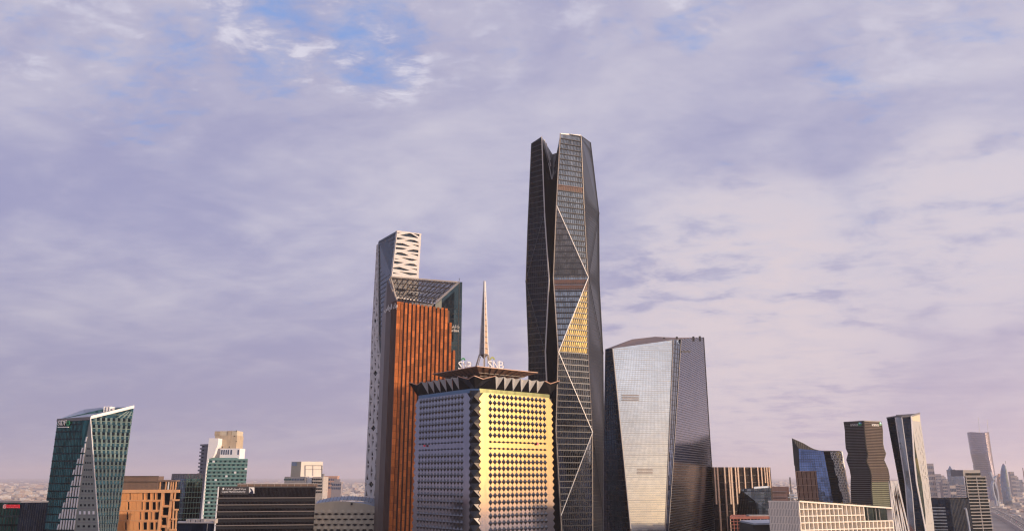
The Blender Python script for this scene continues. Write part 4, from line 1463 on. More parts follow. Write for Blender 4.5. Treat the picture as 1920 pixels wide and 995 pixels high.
# ================================================================== green glass tower, far left
def green_tower():
    Y = 460.0
    M = edge((169.7, 782, Y), (185.6, 995, Y - 16))
    Rr = edge_from(M, 58.0, (251, 762), (219, 995))
    L = edge_from(M, -70.0, (108, 786), (79, 995))
    T = Thing('green_glass_tower', 'leaning green glass tower with a slanted roof, white edge and SIDF sign', 'tower', Vector((M[0].x, Y, 0)))
    fl, fr = Face(L, M), Face(M, Rr)
    T.add(fl.surf(), 'left_wall', MT['teal'], None, fl.u)
    T.add(fr.surf(), 'right_wall', MT['teal_mid'], None, fr.u)
    zmin = zrow(995, Y) - 10
    dz = 4.05
    # right wall: staggered windows and pale mullions
    z = fr.zlow + 8
    k = 0
    tops = lambda t: fr.L[0].z + (fr.R[0].z - fr.L[0].z) * t
    mm = MB()
    while z > zmin:
        n = 8
        for i in range(n):
            t0 = (i + 0.12 + 0.05 * (k % 3)) / n
            t1 = t0 + 0.62 / n
            if tops(t0) < z + 1.0 or z > fr.zlow + 2:
                continue
            A, B = fr.at(t0, z), fr.at(t1, z)
            C, D = fr.at(t1, z - 1.5), fr.at(t0, z - 1.5)
            mb = MB()
            mb.prism([D, C, B, A], fr.h, 0.02, 0.18)
            T.add(mb, 'window', MT['teal_dark'], None, fr.u)
        for i in range(n):
            for off, w in ((0.02, 0.5), (0.80, 0.35)):
                t = (i + off + 0.1 * (k % 2)) / n
                if 0.01 < t < 0.99 and tops(t) > z:
                    fr.vline(mm, t, w, 0.35, min(z + 0.3, tops(t) - 0.3), z - dz + 0.5)
        z -= dz
        k += 1
    T.add(mm, 'pale_mullions', MT['teal_pale'], kind='stuff')
    mm = MB()
    z = fr.ztop - 1
    while z > zmin:
        fr.ledge(mm, z, 0.3, 0.2)
        z -= dz
    T.add(mm, 'spandrel_rails', MT['teal_pale'], kind='stuff')
    # left wall: floors and faint window rows
    mm = MB()
    z = fl.zlow - 3
    while z > zmin:
        mb = MB()
        fl.ledge(mb, z, 0.7, 0.16, t1=0.72)
        T.add(mb, 'floor_band', MT['teal_dark'], None, fl.u)
        z -= dz
    for i in range(1, 20):
        fl.vline(mm, i / 26, 0.12, 0.14, fl.zlow, zmin)
    T.add(mm, 'thin_mullions', MT['mullion_dark'], kind='stuff')
    # the folded grey-green panel strip and the stepped white fins beside it
    strip = [fl.pt(169.2, 786), fl.pt(166, 800), fl.pt(152, 890), fl.pt(139.4, 995), fl.pt(138, 1010), fl.pt(187, 1010), fl.pt(185.2, 995), fl.pt(172.6, 830)]
    mb = MB()
    mb.prism(strip[::-1], fl.h, 0.05, 0.25)
    T.add(mb, 'folded_panel', MT['panel_olive'])
    mm = MB()
    for i in range(15):
        y = 812 + i * 13.2
        xl = 165.5 - (y - 800) * 0.136 + 3
        xr = 171 + (y - 830) * 0.088 - 1.5
        for j in range(4):
            x0 = xl + (xr - xl) * (j + 0.25) / 4
            x1 = x0 + (xr - xl) * 0.42 / 4
            if x1 - x0 > 0.7 and y < 990:
                mb = MB()
                lit = 955 < y < 968  # windows shining in this row get their brightness as white colour
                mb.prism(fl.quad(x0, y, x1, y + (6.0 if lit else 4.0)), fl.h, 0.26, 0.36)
                T.add(mb, 'strip_window', MT['wht'] if lit else MT['teal_dark'], None, fl.u, label='bright window painted white' if lit else None)
        mm.prism(fl.quad(xl - 1, y + 7.5, xr, y + 8.2), fl.h, 0.2, 0.32)
    T.add(mm, 'strip_joints', MT['mullion'], kind='stuff')
    for i in range(10):
        y0, y1 = 814 + i * 20.5 - 4, 814 + (i + 1) * 20.5 - 7
        xr_ = 163.5 - (y0 - 814) * 0.137
        ncol = 1 + int(i * 0.75 + 0.8)
        for j in range(ncol):
            x = xr_ - j * 5.0
            yt = y0 if j < ncol - 1 else y0 + 8
            mb = MB()
            mb.prism([fl.pt(x - 1.1 - 2.4, y1), fl.pt(x + 1.1 - 2.4, y1), fl.pt(x + 1.1, yt), fl.pt(x - 1.1, yt)], fl.h, 0.1, 0.6)
            T.add(mb, 'white_fin', MT['white_metal'])
    trim(T, [p + (fl.h + fr.h) * 0.12 for p in M], 0.22, MT['white_metal'])
    # roof: sloping sheet, white fascia, plant box
    bl = at(157, 767, Y + 42)
    br = at(200, 763, Y + 48)
    mb = MB()
    mb.poly([L[0], M[0], Rr[0], br, bl])
    T.add(mb, 'roof', MT['bluegrey'])
    mb = MB()
    mb.bar(M[0] + fr.h * 0.3, Rr[0] + fr.h * 0.3, fr.h * 0.4, UP * 0.85)
    T.add(mb, 'white_fascia', MT['white'])
    mb = MB()
    mb.bar(L[0] + fl.h * 0.2 - UP * 0.5, M[0] + fl.h * 0.2 - UP * 0.5, fl.h * 0.3, UP * 0.9)
    T.add(mb, 'grey_fascia', MT['mullion'])
    c = at(158, 774, Y + 22)
    mb = MB()
    q = [at(155, 776.5, Y + 26), at(192, 773, Y + 22), at(192.5, 763, Y + 26), at(158, 767, Y + 30)]
    mb.prism(q, Vector((0, -1, 0)), -3, 0)
    T.add(mb, 'roof_screen', MT['bluegrey'])
    for i, (x0, x1) in enumerate(((193.5, 196), (198, 202), (203.5, 207), (209, 214))):
        p, p2 = at(x0, 771, Y + 18), at(x1, 761.5, Y + 18)
        mb = MB()
        mb.box(p.x, p2.x, p.y, p.y + 6, p.z - 4, p2.z - (0.0 if i < 3 else 1.2))
        T.add(mb, 'plant_unit', MT['wht'])
    base = [shift(e, 0, 0) for e in (Rr, L)]
    B = fourth(L, M, Rr)
    mb = MB()
    Face(Rr, B).surf(mb)
    Face(B, L).surf(mb)
    T.add(mb, 'rear_wall', MT['teal_mid'], None, fr.u)
    # sign
    o = fl.pt(109.8, 797) + fl.h * 0.5
    w = (fl.pt(125.5, 797) - fl.pt(109.8, 797)).length
    hgt = (fl.pt(112, 797) - fl.pt(112, 788.5)).length
    f = MB()
    f.bar(o - UP * 0.4, o + fl.u * w - UP * 0.4, fl.h * 0.05, UP * 0.08)
    fo = T.add(f, 'sign', MT['dark'])
    for k, ch in enumerate('SIDF'):
        lettering(T, fo, 'letter', ch, o + fl.u * (w * (0.0, 0.31, 0.44, 0.76)[k]), fl.u, UP, w * (0.25, 0.07, 0.26, 0.22)[k], hgt, MT['white'], 0.3)
    cx = fl.pt(129.5, 793) + fl.h * 0.5
    mb = MB()
    ring = [cx + fl.u * (1.35 * math.cos(a)) + UP * (1.6 * math.sin(a)) for a in frange(0, 2 * math.pi, 12)[:-1]]
    hole = [cx + fl.u * (0.5 * math.cos(a)) + UP * (0.7 * math.sin(a)) for a in frange(0, 2 * math.pi, 12)[:-1]]
    mb.perforated(ring, [hole], fl.h, 0.3)
    T.add(mb, 'sign_emblem', MT['green'], fo)
    mb = MB()
    mb.prism(fl.quad(109.8, 799.5, 130.5, 801), fl.h, 0.4, 0.7)
    T.add(mb, 'sign_line', MT['white'], fo)


def red_sign_building():
    Y = 380.0
    M = vert(39.5, 939, Y)
    L = vert_from(M, -82.0, -30, 937.5)
    Rr = vert_from(M, 62.0, 90, 946)
    for e in (L, Rr):
        e[0].z = M[0].z
    T = Thing('glass_office_block', 'low dark glass office block with a red sign, at the bottom left corner', 'building', M[1])
    fl, fr = Face(L, M), Face(M, Rr)
    T.add(fl.surf(), 'left_wall', MT['teal'], None, fl.u)
    T.add(fr.surf(), 'right_wall', MT['navy'], None, fr.u)
    mb = MB()
    for i in range(1, 12):
        fl.vline(mb, i / 12, 0.2, 0.2, fl.zlow, fl.zlow - 24)
        fr.vline(mb, i / 12, 0.12, 0.12, fr.zlow, fr.zlow - 24)
    T.add(mb, 'mullion_bars', MT['mullion_dark'], kind='stuff')
    for k in range(5):
        mb = MB()
        fl.ledge(mb, fl.zlow - 6.5 - k * 3.8, 0.9, 0.25)
        T.add(mb, 'floor_band', MT['slab_glass'] if k % 2 == 0 else MT['teal_dark'], None, fl.u)
    close4(T, L, M, Rr, MT['cma'], MT['roofpale'])
    mb = MB()
    for f in (fl, fr):
        f.ledge(mb, f.zlow - 0.2, 0.7, 0.3)
    T.add(mb, 'parapet', MT['grey'])
    mb = MB()
    mb.prism(fl.quad(13.0, 945, 38, 951.5), fl.h, 0.3, 0.55)
    s = T.add(mb, 'sign', MT['red'])
    mb = MB()
    c = fl.pt(10.5, 948.3) + fl.h * 0.3
    ring = [c + fl.u * (0.95 * math.cos(a)) + UP * (0.95 * math.sin(a)) for a in frange(0, 2 * math.pi, 12)[:-1]]
    hole = [c + fl.u * (0.5 * math.cos(a)) + UP * (0.5 * math.sin(a)) for a in frange(0, 2 * math.pi, 12)[:-1]]
    mb.perforated(ring, [hole], fl.h, 0.25)
    mb.prism([c + fl.u * a + UP * b for a, b in ((-.8, -.12), (.8, -.12), (.8, .12), (-.8, .12))], fl.h, 0.0, 0.25)
    T.add(mb, 'sign_emblem', MT['pink'], s)
    mb = MB()
    for i, (x, y) in enumerate(((15, 950.2), (18, 950.6), (20, 947), (23, 950.4), (26, 950.6), (28.5, 946.5), (31, 949.8), (34, 950.3))):
        mb.prism(fl.quad(x, y, x + 1.6, y + 0.5), fl.h, 0.55, 0.62)
    T.add(mb, 'sign_strokes', MT['pink'], s, kind='stuff')


def stone_building():
    Y = 510.0
    Rr = vert(326, 918, Y)
    L = vert_from(Rr, -98.0, 196, 917)
    L[0].z = Rr[0].z
    R2 = vert_from(Rr, 30.0, 339, 917.5)
    R2[0].z = Rr[0].z
    T = Thing('stone_building', 'orange stone office building with dark slit windows and a brown rooftop storey', 'building', Rr[1])
    f, fs = Face(L, Rr), Face(Rr, R2)
    T.add(f.surf(), 'wall', MT['stone'], None, f.u)
    T.add(fs.surf(), 'side_wall', MT['cma'], None, fs.u)
    sx = lambda x: 215 + x / 8.654
    sy = lambda y: 880 + y / 8.654
    wins = [(240, 355, 262, 485), (450, 355, 475, 485), (528, 355, 582, 485), (632, 355, 657, 485), (692, 355, 757, 485), (808, 365, 910, 570),
            (212, 518, 238, 648), (434, 518, 459, 648), (506, 518, 563, 648), (616, 518, 671, 648), (704, 518, 739, 648), (782, 605, 886, 735),
            (195, 682, 220, 808), (413, 682, 436, 808), (488, 682, 546, 808), (594, 682, 614, 808), (652, 682, 720, 808), (765, 770, 842, 895),
            (170, 846, 196, 972), (392, 846, 417, 972), (468, 846, 527, 972), (576, 846, 634, 972), (668, 846, 700, 972), (750, 935, 822, 1060),
            (870, 745, 892, 1040), (905, 838, 938, 960), (150, 1010, 176, 1136), (372, 1010, 396, 1136), (450, 1010, 508, 1136), (556, 1010, 614, 1136)]
    for x0, y0, x1, y1 in wins:
        fr_ = MB()
        q = f.quad(sx(x0), sy(y0), sx(x1), sy(y1))
        fr_.prism(q, f.h, -0.5, 0.03)
        w = T.add(fr_, 'window', MT['teal_dark'], None, f.u)
        a = MB()
        for i, j in ((0, 1), (1, 2), (2, 3), (3, 0)):
            a.bar(q[i] + f.h * 0.08, q[j] + f.h * 0.08, f.h * 0.10, (UP if abs((q[j] - q[i]).z) < 0.5 else f.u) * 0.10)
        T.add(a, 'frame', MT['stone_pale'], w)
    # stone slabs standing proud between the slits, floor string courses
    rows = [(352, 492), (515, 655), (678, 818), (842, 982)]
    for k, (y0, y1) in enumerate(rows):
        sh = -k * 22
        for a, b in ((110, 192), (196, 236), (268, 302), (306, 372), (376, 444)):
            mb = MB()
            mb.prism(f.quad(sx(a + sh), sy(y0 + 4), sx(b + sh), sy(y1 - 6)), f.h, 0.0, 0.22)
            T.add(mb, 'stone_panel', MT['stone'])
        mb = MB()
        mb.prism(f.quad(sx(20), sy(y1 - 2), sx(800 - k * 12), sy(y1 + 14)), f.h, 0.0, 0.35)
        T.add(mb, 'string_course', MT['stone_pale'])
    for x, x2 in ((765, 800), (915, 950)):
        mb = MB()
        mb.prism([f.pt(sx(x - 75), sy(1000)), f.pt(sx(x2 - 75), sy(1000)), f.pt(sx(x2), sy(350)), f.pt(sx(x), sy(350))], f.h, 0.0, 0.45)
        T.add(mb, 'pier', MT['stone_pale'])
    for y in (582, 748, 912):
        mb = MB()
        mb.prism(f.quad(sx(770), sy(y), sx(930 - (y - 582) * 0.1), sy(y + 18)), f.h, 0.0, 0.5)
        T.add(mb, 'ledge', MT['stone_pale'])
    # cornice and the projecting slab ends of the corner
    mb = MB()
    f.ledge(mb, Rr[0].z - 0.6, 1.9, 1.0)
    mb.bar(Rr[0] - UP * 0.6 + f.h * 0.3, Rr[0] - UP * 0.6 + f.u * 3.6 + f.h * 0.3, f.h * 0.8, UP * 0.85)
    T.add(mb, 'cornice', MT['stone_pale'])
    for y, x1, x0 in ((490, 1050, 935), (645, 1035, 955), (800, 1015, 925), (970, 1005, 890)):
        z = f.pt(320, sy(y)).z
        p, q = f.pt(sx(x0), sy(y)), f.pt(sx(x1), sy(y))
        mb = MB()
        mb.bar(p + f.h * 0.4, q + f.h * 0.4, f.h * 0.7, UP * 0.5)
        T.add(mb, 'slab_end', MT['stone_pale'])
    for x, y0, y1 in ((962, 505, 960), (1008, 650, 960), (990, 350, 480)):
        mb = MB()
        mb.prism([f.pt(sx(x - 30), sy(y1)), f.pt(sx(x - 8), sy(y1)), f.pt(sx(x + 10), sy(y0)), f.pt(sx(x - 12), sy(y0))], f.h, -0.2, 0.5)
        T.add(mb, 'corner_post', MT['stone_pale'])
    close4(T, L, Rr, R2, MT['stone'], MT['roofdark'])
    # rooftop storey
    b0, b1 = f.pt(222, 918) - f.h * 5, f.pt(290.5, 918) - f.h * 5
    zt_ = at(250, 892, b0.y).z
    mb = MB()
    mb.prism([Vector((b0.x, b0.y, Rr[0].z - 1)), Vector((b1.x, b1.y, Rr[0].z - 1)), Vector((b1.x, b1.y, zt_)), Vector((b0.x, b0.y, zt_))], f.h, -12, 0)
    T.add(mb, 'roof_storey', MT['stone_brown'])
    mb = MB()
    zz = Rr[0].z + (zt_ - Rr[0].z) * 0.6
    mb.bar(Vector((b0.x, b0.y, zz)) + f.h * 0.2, Vector((b1.x, b1.y, zz)) + f.h * 0.2, f.h * 0.3, UP * 0.3)
    mb.bar(Vector((b0.x, b0.y, zt_)), Vector((b1.x, b1.y, zt_)), f.h * 0.4, UP * 0.2)
    T.add(mb, 'roof_storey_trim', MT['brown'])
    c0, c1 = Vector((b1.x, b1.y, 0)) - f.h * 1, f.pt(325, 918) - f.h * 6
    zc = at(305, 899.5, c0.y).z
    mb = MB()
    mb.prism([Vector((c0.x, c0.y, zc - 0.8)), Vector((c1.x, c1.y, zc - 0.8)), Vector((c1.x, c1.y, zc + .2)), Vector((c0.x, c0.y, zc + .2))], f.h, -8, 1)
    T.add(mb, 'pergola_roof', MT['stone_brown'])
    for s in (0.1, 0.42, 0.56, 0.7, 0.82, 0.97):
        p = c0.lerp(c1, s)
        mb = MB()
        mb.box(p.x - .3, p.x + .3, p.y - .3, p.y + .3, Rr[0].z - 1, zc - 0.8)
        T.add(mb, 'pergola_post', MT['wht'] if s in (0.56,) else MT['stone_pale'])
    mb = MB()
    p0, p1 = c0.lerp(c1, 0.1), c0.lerp(c1, 0.95)
    mb.prism([Vector((p0.x, p0.y, Rr[0].z - 1)), Vector((p1.x, p1.y, Rr[0].z - 1)), Vector((p1.x, p1.y, zc)), Vector((p0.x, p0.y, zc))], f.h, -7, -6)
    T.add(mb, 'pergola_wall', MT['dark'])


def teal_block():
    Y = 560.0
    L = vert(322, 889, Y)
    M = vert(350, 889, Y - 5)
    Rr = vert(381, 888.5, Y)
    for e in (M, Rr):
        e[0].z = L[0].z
    T = Thing('teal_glass_block', 'plain teal glass block between the orange stone building and the white stepped tower', 'building', M[1])
    f1, f2 = Face(L, M), Face(M, Rr)
    for f, n in ((f1, 'left_wall'), (f2, 'wall')):
        T.add(f.surf(), n, MT['teal_block'] if f is f2 else MT['blueb'], None, f.u)
    for k in range(9):
        for f in (f1, f2):
            mb = MB()
            f.ledge(mb, f.zlow - 4.5 - k * 3.4, 0.35, 0.3)
            T.add(mb, 'floor_band', MT['teal_slab'])
    mb = MB()
    for f in (f1, f2):
        for i in range(0, 6):
            f.vline(mb, (i + 0.5) / 6, 0.25, 0.2, f.zlow - 3.5, f.zlow - 40)
    T.add(mb, 'mullion_bars', MT['teal_pale'], kind='stuff')
    for f in (f1, f2):
        for i in range(6):
            t = (i + 0.5) / 6
            p = f.at(t, f.zlow)
            mb = MB()
            mb.box(p.x - .7, p.x + .7, p.y - .3, p.y + 1, f.zlow - 2.6, f.zlow + 0.6)
            T.add(mb, 'roof_bay', MT['grey'])
    shell(T, [L, M, Rr], MT['teal_mid'], MT['roofdark'], 30)


def stepped_tower():
    Y = 800.0
    # teal glazed body
    M = vert(391, 859.5, Y)
    Rr = vert_from(M, 84.0, 465, 857.5)
    Rr[0].z = M[0].z
    T = Thing('stepped_tower', 'white and teal stepped tower with a bare concrete block on its top', 'tower', M[1])
    f = Face(M, Rr)
    T.add(f.surf(), 'wall', MT['teal'], None, f.u)
    dz = 6.5 * Y / F
    for k in range(18):
        z = M[0].z - 0.6 - k * dz
        mb = MB()
        f.ledge(mb, z, 1.5, 1.3)
        T.add(mb, 'balcony_slab', MT['teal_slab'])
        for i in range(8):
            t = 0.05 + (i + (0.3 if k % 2 else 0.5)) / 8 * 0.95
            if k > 8 and t > 0.4:
                continue
            p, q = f.at(t, z - 0.5), f.at(min(1, t + 0.055), z - 0.5)
            mb = MB()
            dd = UP * (dz - 1.2)
            mb.prism([p - dd, q - dd, q, p], f.h, 0.02, 0.7)
            T.add(mb, 'balcony_pier', MT['teal_pale'] if (i * 7 + k * 3) % 11 else MT['wht'])
    # white upright wall with its curved flare
    w = 0.5
    fw = Face(vert(380, 900, Y - 2), vert(420, 900, Y - 2 + 0.5))
    pts = [(392, 821), (409.5, 821), (408.5, 833), (405.5, 840), (402.5, 850), (398.5, 857), (391.5, 859.5), (387, 880), (379, 985), (375.5, 985), (386, 880)]
    mb = MB()
    mb.prism([fw.pt(*p) for p in pts][::-1], fw.h, -14.0, 0.3)
    T.add(mb, 'white_wall', MT['wht'])
    # grey balconies on the left side
    L2, R2 = vert(378.5, 833, Y + 14), vert(393, 832, Y + 6)
    R2[0].z = L2[0].z
    fg = Face(L2, R2)
    T.add(fg.surf(), 'side_wall', MT['grey'], None, fg.u)
    mb = MB()
    for k in range(22):
        z = L2[0].z - 0.4 - k * dz
        mb = MB()
        A, B = fg.span(z)
        mb.bar(A - fg.u * 1.6, B, fg.h * 0.9, UP * 0.8)
        T.add(mb, 'side_balcony', MT['grey'])
        mb = MB()
        mb.prism([A + fg.u * 2 - UP * 2, A + fg.u * 4.6 - UP * 2, A + fg.u * 4.6 - UP * 0.7, A + fg.u * 2 - UP * 0.7], fg.h, 0, 0.2)
        T.add(mb, 'side_window', MT['teal_dark'], None, fg.u)
    # upper set-back storey and concrete crown
    def blk(px0, py0, px1, py1, yy, dep, mat, name):
        a, b = at(px0, py1, yy), at(px1, py0, yy)
        mb = MB()
        mb.box(a.x, b.x, a.y, a.y + dep, a.z, b.z)
        return T.add(mb, name, mat)
    blk(402, 840, 450, 860, Y + 4, 16, MT['wht'], 'upper_storey')
    for x0, x1 in [(406 + i * 4.1, 409.4 + i * 4.1) for i in range(6)] + [(431.5, 435.5), (445, 448.5)]:
        blk(x0, 842.5, x1, 851.5, Y + 3.9, 0.3, MT['blueb'], 'upper_window')
    blk(402, 840, 413, 858, Y + 3.5, 1, MT['grey'], 'curved_cheek')
    blk(391, 857.5, 445, 862, Y + 2, 18, MT['teal_slab'], 'upper_terrace')
    core = blk(401, 815.5, 444.5, 842, Y + 10, 20, MT['concrete'], 'concrete_crown')
    blk(402, 807.8, 412.5, 816, Y + 10, 20, MT['concrete'], 'crown_step')
    blk(412.5, 807.4, 426, 815.5, Y + 10.4, 19, MT['beige'], 'crown_panel')
    blk(426, 807.2, 434, 815.5, Y + 10.1, 19, MT['concrete'], 'crown_step')
    blk(434, 807, 444.5, 815.5, Y + 10.2, 19, MT['beige'], 'crown_panel')
    for px, py in ((440, 817), (443.5, 807), (443, 827)):
        blk(px - .8, py - .8, px + .8, py + .8, Y + 9.6, 0.5, MT['dark'], 'lamp_bracket')
    for px in (417, 429.5):
        blk(px - .7, 836, px + .7, 839.5, Y + 6, 1, MT['dark'], 'roof_vent')
    mb = MB()
    B = [Vector((M[1].x - 14, Y + 34, 0)), Vector((Rr[1].x - 16, Y + 40, 0))]
    pa, pb = vert(378.5, 860, Y + 14), Rr
    g = Face(Rr, [Vector((B[1].x, B[1].y, Rr[0].z)), B[1]])
    g.surf(mb)
    Face([Vector((B[1].x, B[1].y, Rr[0].z)), B[1]], [Vector((B[0].x, B[0].y, Rr[0].z)), B[0]]).surf(mb)
    T.add(mb, 'rear_wall', MT['teal_slab'], None, f.u)
    mb = MB()
    mb.poly([M[0], Rr[0], Vector((B[1].x, B[1].y, Rr[0].z)), Vector((B[0].x, B[0].y, Rr[0].z))])
    T.add(mb, 'roof', MT['roofpale'])


def charcoal_block():
    Y = 440.0
    L = vert(410.5, 911.5, Y)
    Rr = vert_from(L, 80.0, 592.5, 910.3)
    Rr[0].z = L[0].z
    T = Thing('charcoal_office', 'wide charcoal glass office with pale floor ledges and a white sign in the corner', 'building', L[1])
    f = Face(L, Rr)
    T.add(f.surf(), 'wall', MT['cma'], None, f.u)
    dz = 3.46
    for k in range(9):
        mb = MB()
        f.ledge(mb, L[0].z - 5.8 - k * dz, 0.50, 0.65)
        T.add(mb, 'floor_ledge', MT['cma_ledge'])
        mb = MB()
        f.ledge(mb, L[0].z - 7.05 - k * dz, 1.25, 0.12, t0=0.0, t1=0.999)
        T.add(mb, 'spandrel', MT['black'])
    mb = MB()
    for i in range(1, 72):
        f.vline(mb, i / 72, 0.10, 0.16, f.zlow, f.zlow - 36)
    T.add(mb, 'mullion_bars', MT['mullion_dark'], kind='stuff')
    trim(T, [p - f.u * 0.15 + f.h * 0.2 for p in L], 0.28, MT['wht'])
    B = close4(T, L, Rr, shift(Rr, -5, 14), MT['cma'], MT['roofdark'])
    mb = MB()
    f.ledge(mb, L[0].z - 0.25, 0.7, 0.25)
    T.add(mb, 'parapet', MT['dark'])
    # roof terrace with a rusty rail at the back
    a, b = shift(L, -f.h.x * 12 + 8, -f.h.y * 12)[0], shift(Rr, -f.h.x * 13, -f.h.y * 13)[0]
    mb = MB()
    mb.bar(a + UP * 0.2, b + UP * 0.2, f.h * 0.4, UP * 0.9)
    T.add(mb, 'terrace_screen', MT['stone_brown'])
    mb = MB()
    mb.bar(a + UP * 1.3, b + UP * 1.3, f.h * 1.2, UP * 0.18)
    T.add(mb, 'terrace_roof', MT['roofpale'])
    for i in range(12):
        p = a.lerp(b, (i + 0.5) / 12)
        mb = MB()
        mb.rod(p - UP * 0.8 + f.h * 0.5, p + UP * 1.3 + f.h * 0.5, 0.09)
        T.add(mb, 'terrace_post', MT['roofpale'])
    # sign
    mb = MB()
    mb.prism(f.quad(413, 912.5, 466, 926), f.h, 0.05, 0.22)
    s = T.add(mb, 'sign', MT['dark'])
    o1 = f.pt(423, 918.5) + f.h * 0.25
    lettering(T, s, 'lettering', ARABIC['cma1'], o1, f.u, UP, (f.pt(461, 918) - f.pt(423, 918)).length, 1.3, MT['wht'], 0.12)
    o2 = f.pt(416, 923.5) + f.h * 0.25
    lettering(T, s, 'lettering', 'Capital Market Authority', o2, f.u, UP, (f.pt(460, 923) - f.pt(416, 923)).length, 1.25, MT['wht'], 0.12)
    mb = MB()
    c = f.pt(419, 915.3)
    mb.prism([c + f.u * (0.52 * math.cos(a)) + UP * (0.52 * math.sin(a)) for a in frange(0, 2 * math.pi, 10)[:-1]], f.h, 0.22, 0.5)
    T.add(mb, 'sign_lamp', MT['white'], s)
    mb = MB()
    mb.prism(f.quad(467, 912.6, 477, 924.2), f.h, 0.1, 0.4)
    e = T.add(mb, 'sign_emblem', MT['white'])
    mb = MB()
    for q in ([(468.3, 914.5), (470.5, 914.6), (473.2, 917), (475.2, 921), (475.2, 924), (471.5, 924), (471.4, 919.5), (470, 917)],
              [(466.8, 924.8), (468.8, 921.6), (471.2, 920.2), (474.2, 921), (475.4, 925)]):
        mb.prism([f.pt(*p) for p in q][::-1], f.h, 0.4, 0.5)
    T.add(mb, 'emblem_sail', MT['darkblue'], e)


def cube_block():
    Y = 900.0
    M = vert(565, 864.5, Y)
    L = vert_from(M, -58.0, 546.7, 864.8)
    Rr = vert_from(M, 75.0, 605.7, 864.5)
    for e in (L, Rr):
        e[0].z = M[0].z
    T = Thing('cube_block', 'cream cube on grey lower floors standing in the distance behind the charcoal office', 'building', M[1])
    fl, fr = Face(L, M), Face(M, Rr)
    T.add(fl.surf(), 'left_wall', MT['beige'], None, fl.u)
    T.add(fr.surf(), 'wall', MT['cream'], None, fr.u)
    for x0, y0, x1, y1 in ((571.5, 872, 573, 892), (586.5, 872, 587.3, 892), (603, 872, 604.5, 892), (571.5, 871.5, 604.5, 872.5), (571.5, 878.6, 604.5, 879.1)):
        mb = MB()
        mb.prism(fr.quad(x0, y0, x1, y1), fr.h, 0.0, 0.35)
        T.add(mb, 'joint_strip', MT['grey'])
    mb = MB()
    mb.prism(fl.quad(547.8, 865.5, 557, 872.5), fl.h, 0.0, 0.5)
    T.add(mb, 'sign', MT['bluegrey'])
    close4(T, L, M, Rr, MT['beige'], MT['roofpale'])
    def blk(px0, py0, px1, py1, yy, dep, mat, name):
        a, b = at(px0, py1, yy), at(px1, py0, yy)
        mb = MB()
        mb.box(a.x, b.x, a.y, a.y + dep, 0, b.z)
        return T.add(mb, name, mat)
    blk(531.5, 892.8, 573, 925, Y - 14, 20, MT['grey'], 'podium')
    blk(573, 894, 584.5, 925, Y - 10, 16, MT['wht'], 'podium_core')
    blk(584.5, 893, 606.5, 925, Y - 15, 24, MT['roofpale'], 'podium')
    blk(602, 887.5, 606.6, 893.2, Y - 14, 6, MT['grey'], 'stair_head')
    for r in range(5):
        for c in range(5):
            p = at(586.5 + c * 3.9, 897.5 + r * 6, Y - 15)
            mb = MB()
            mb.box(p.x - .8, p.x + .8, p.y - .2, p.y + .2, p.z - 1.0, p.z + 0.8)
            T.add(mb, 'window', MT['teal_dark'], None, Vector((1, 0, 0)))
    for c in range(8):
        p = at(534.5 + c * 4.9, 898, Y - 14)
        mb = MB()
        mb.box(p.x - 1.1, p.x + 1.1, p.y - .2, p.y + .2, p.z - 1.0, p.z + 1.0)
        T.add(mb, 'window', MT['blueb'], None, Vector((1, 0, 0)))


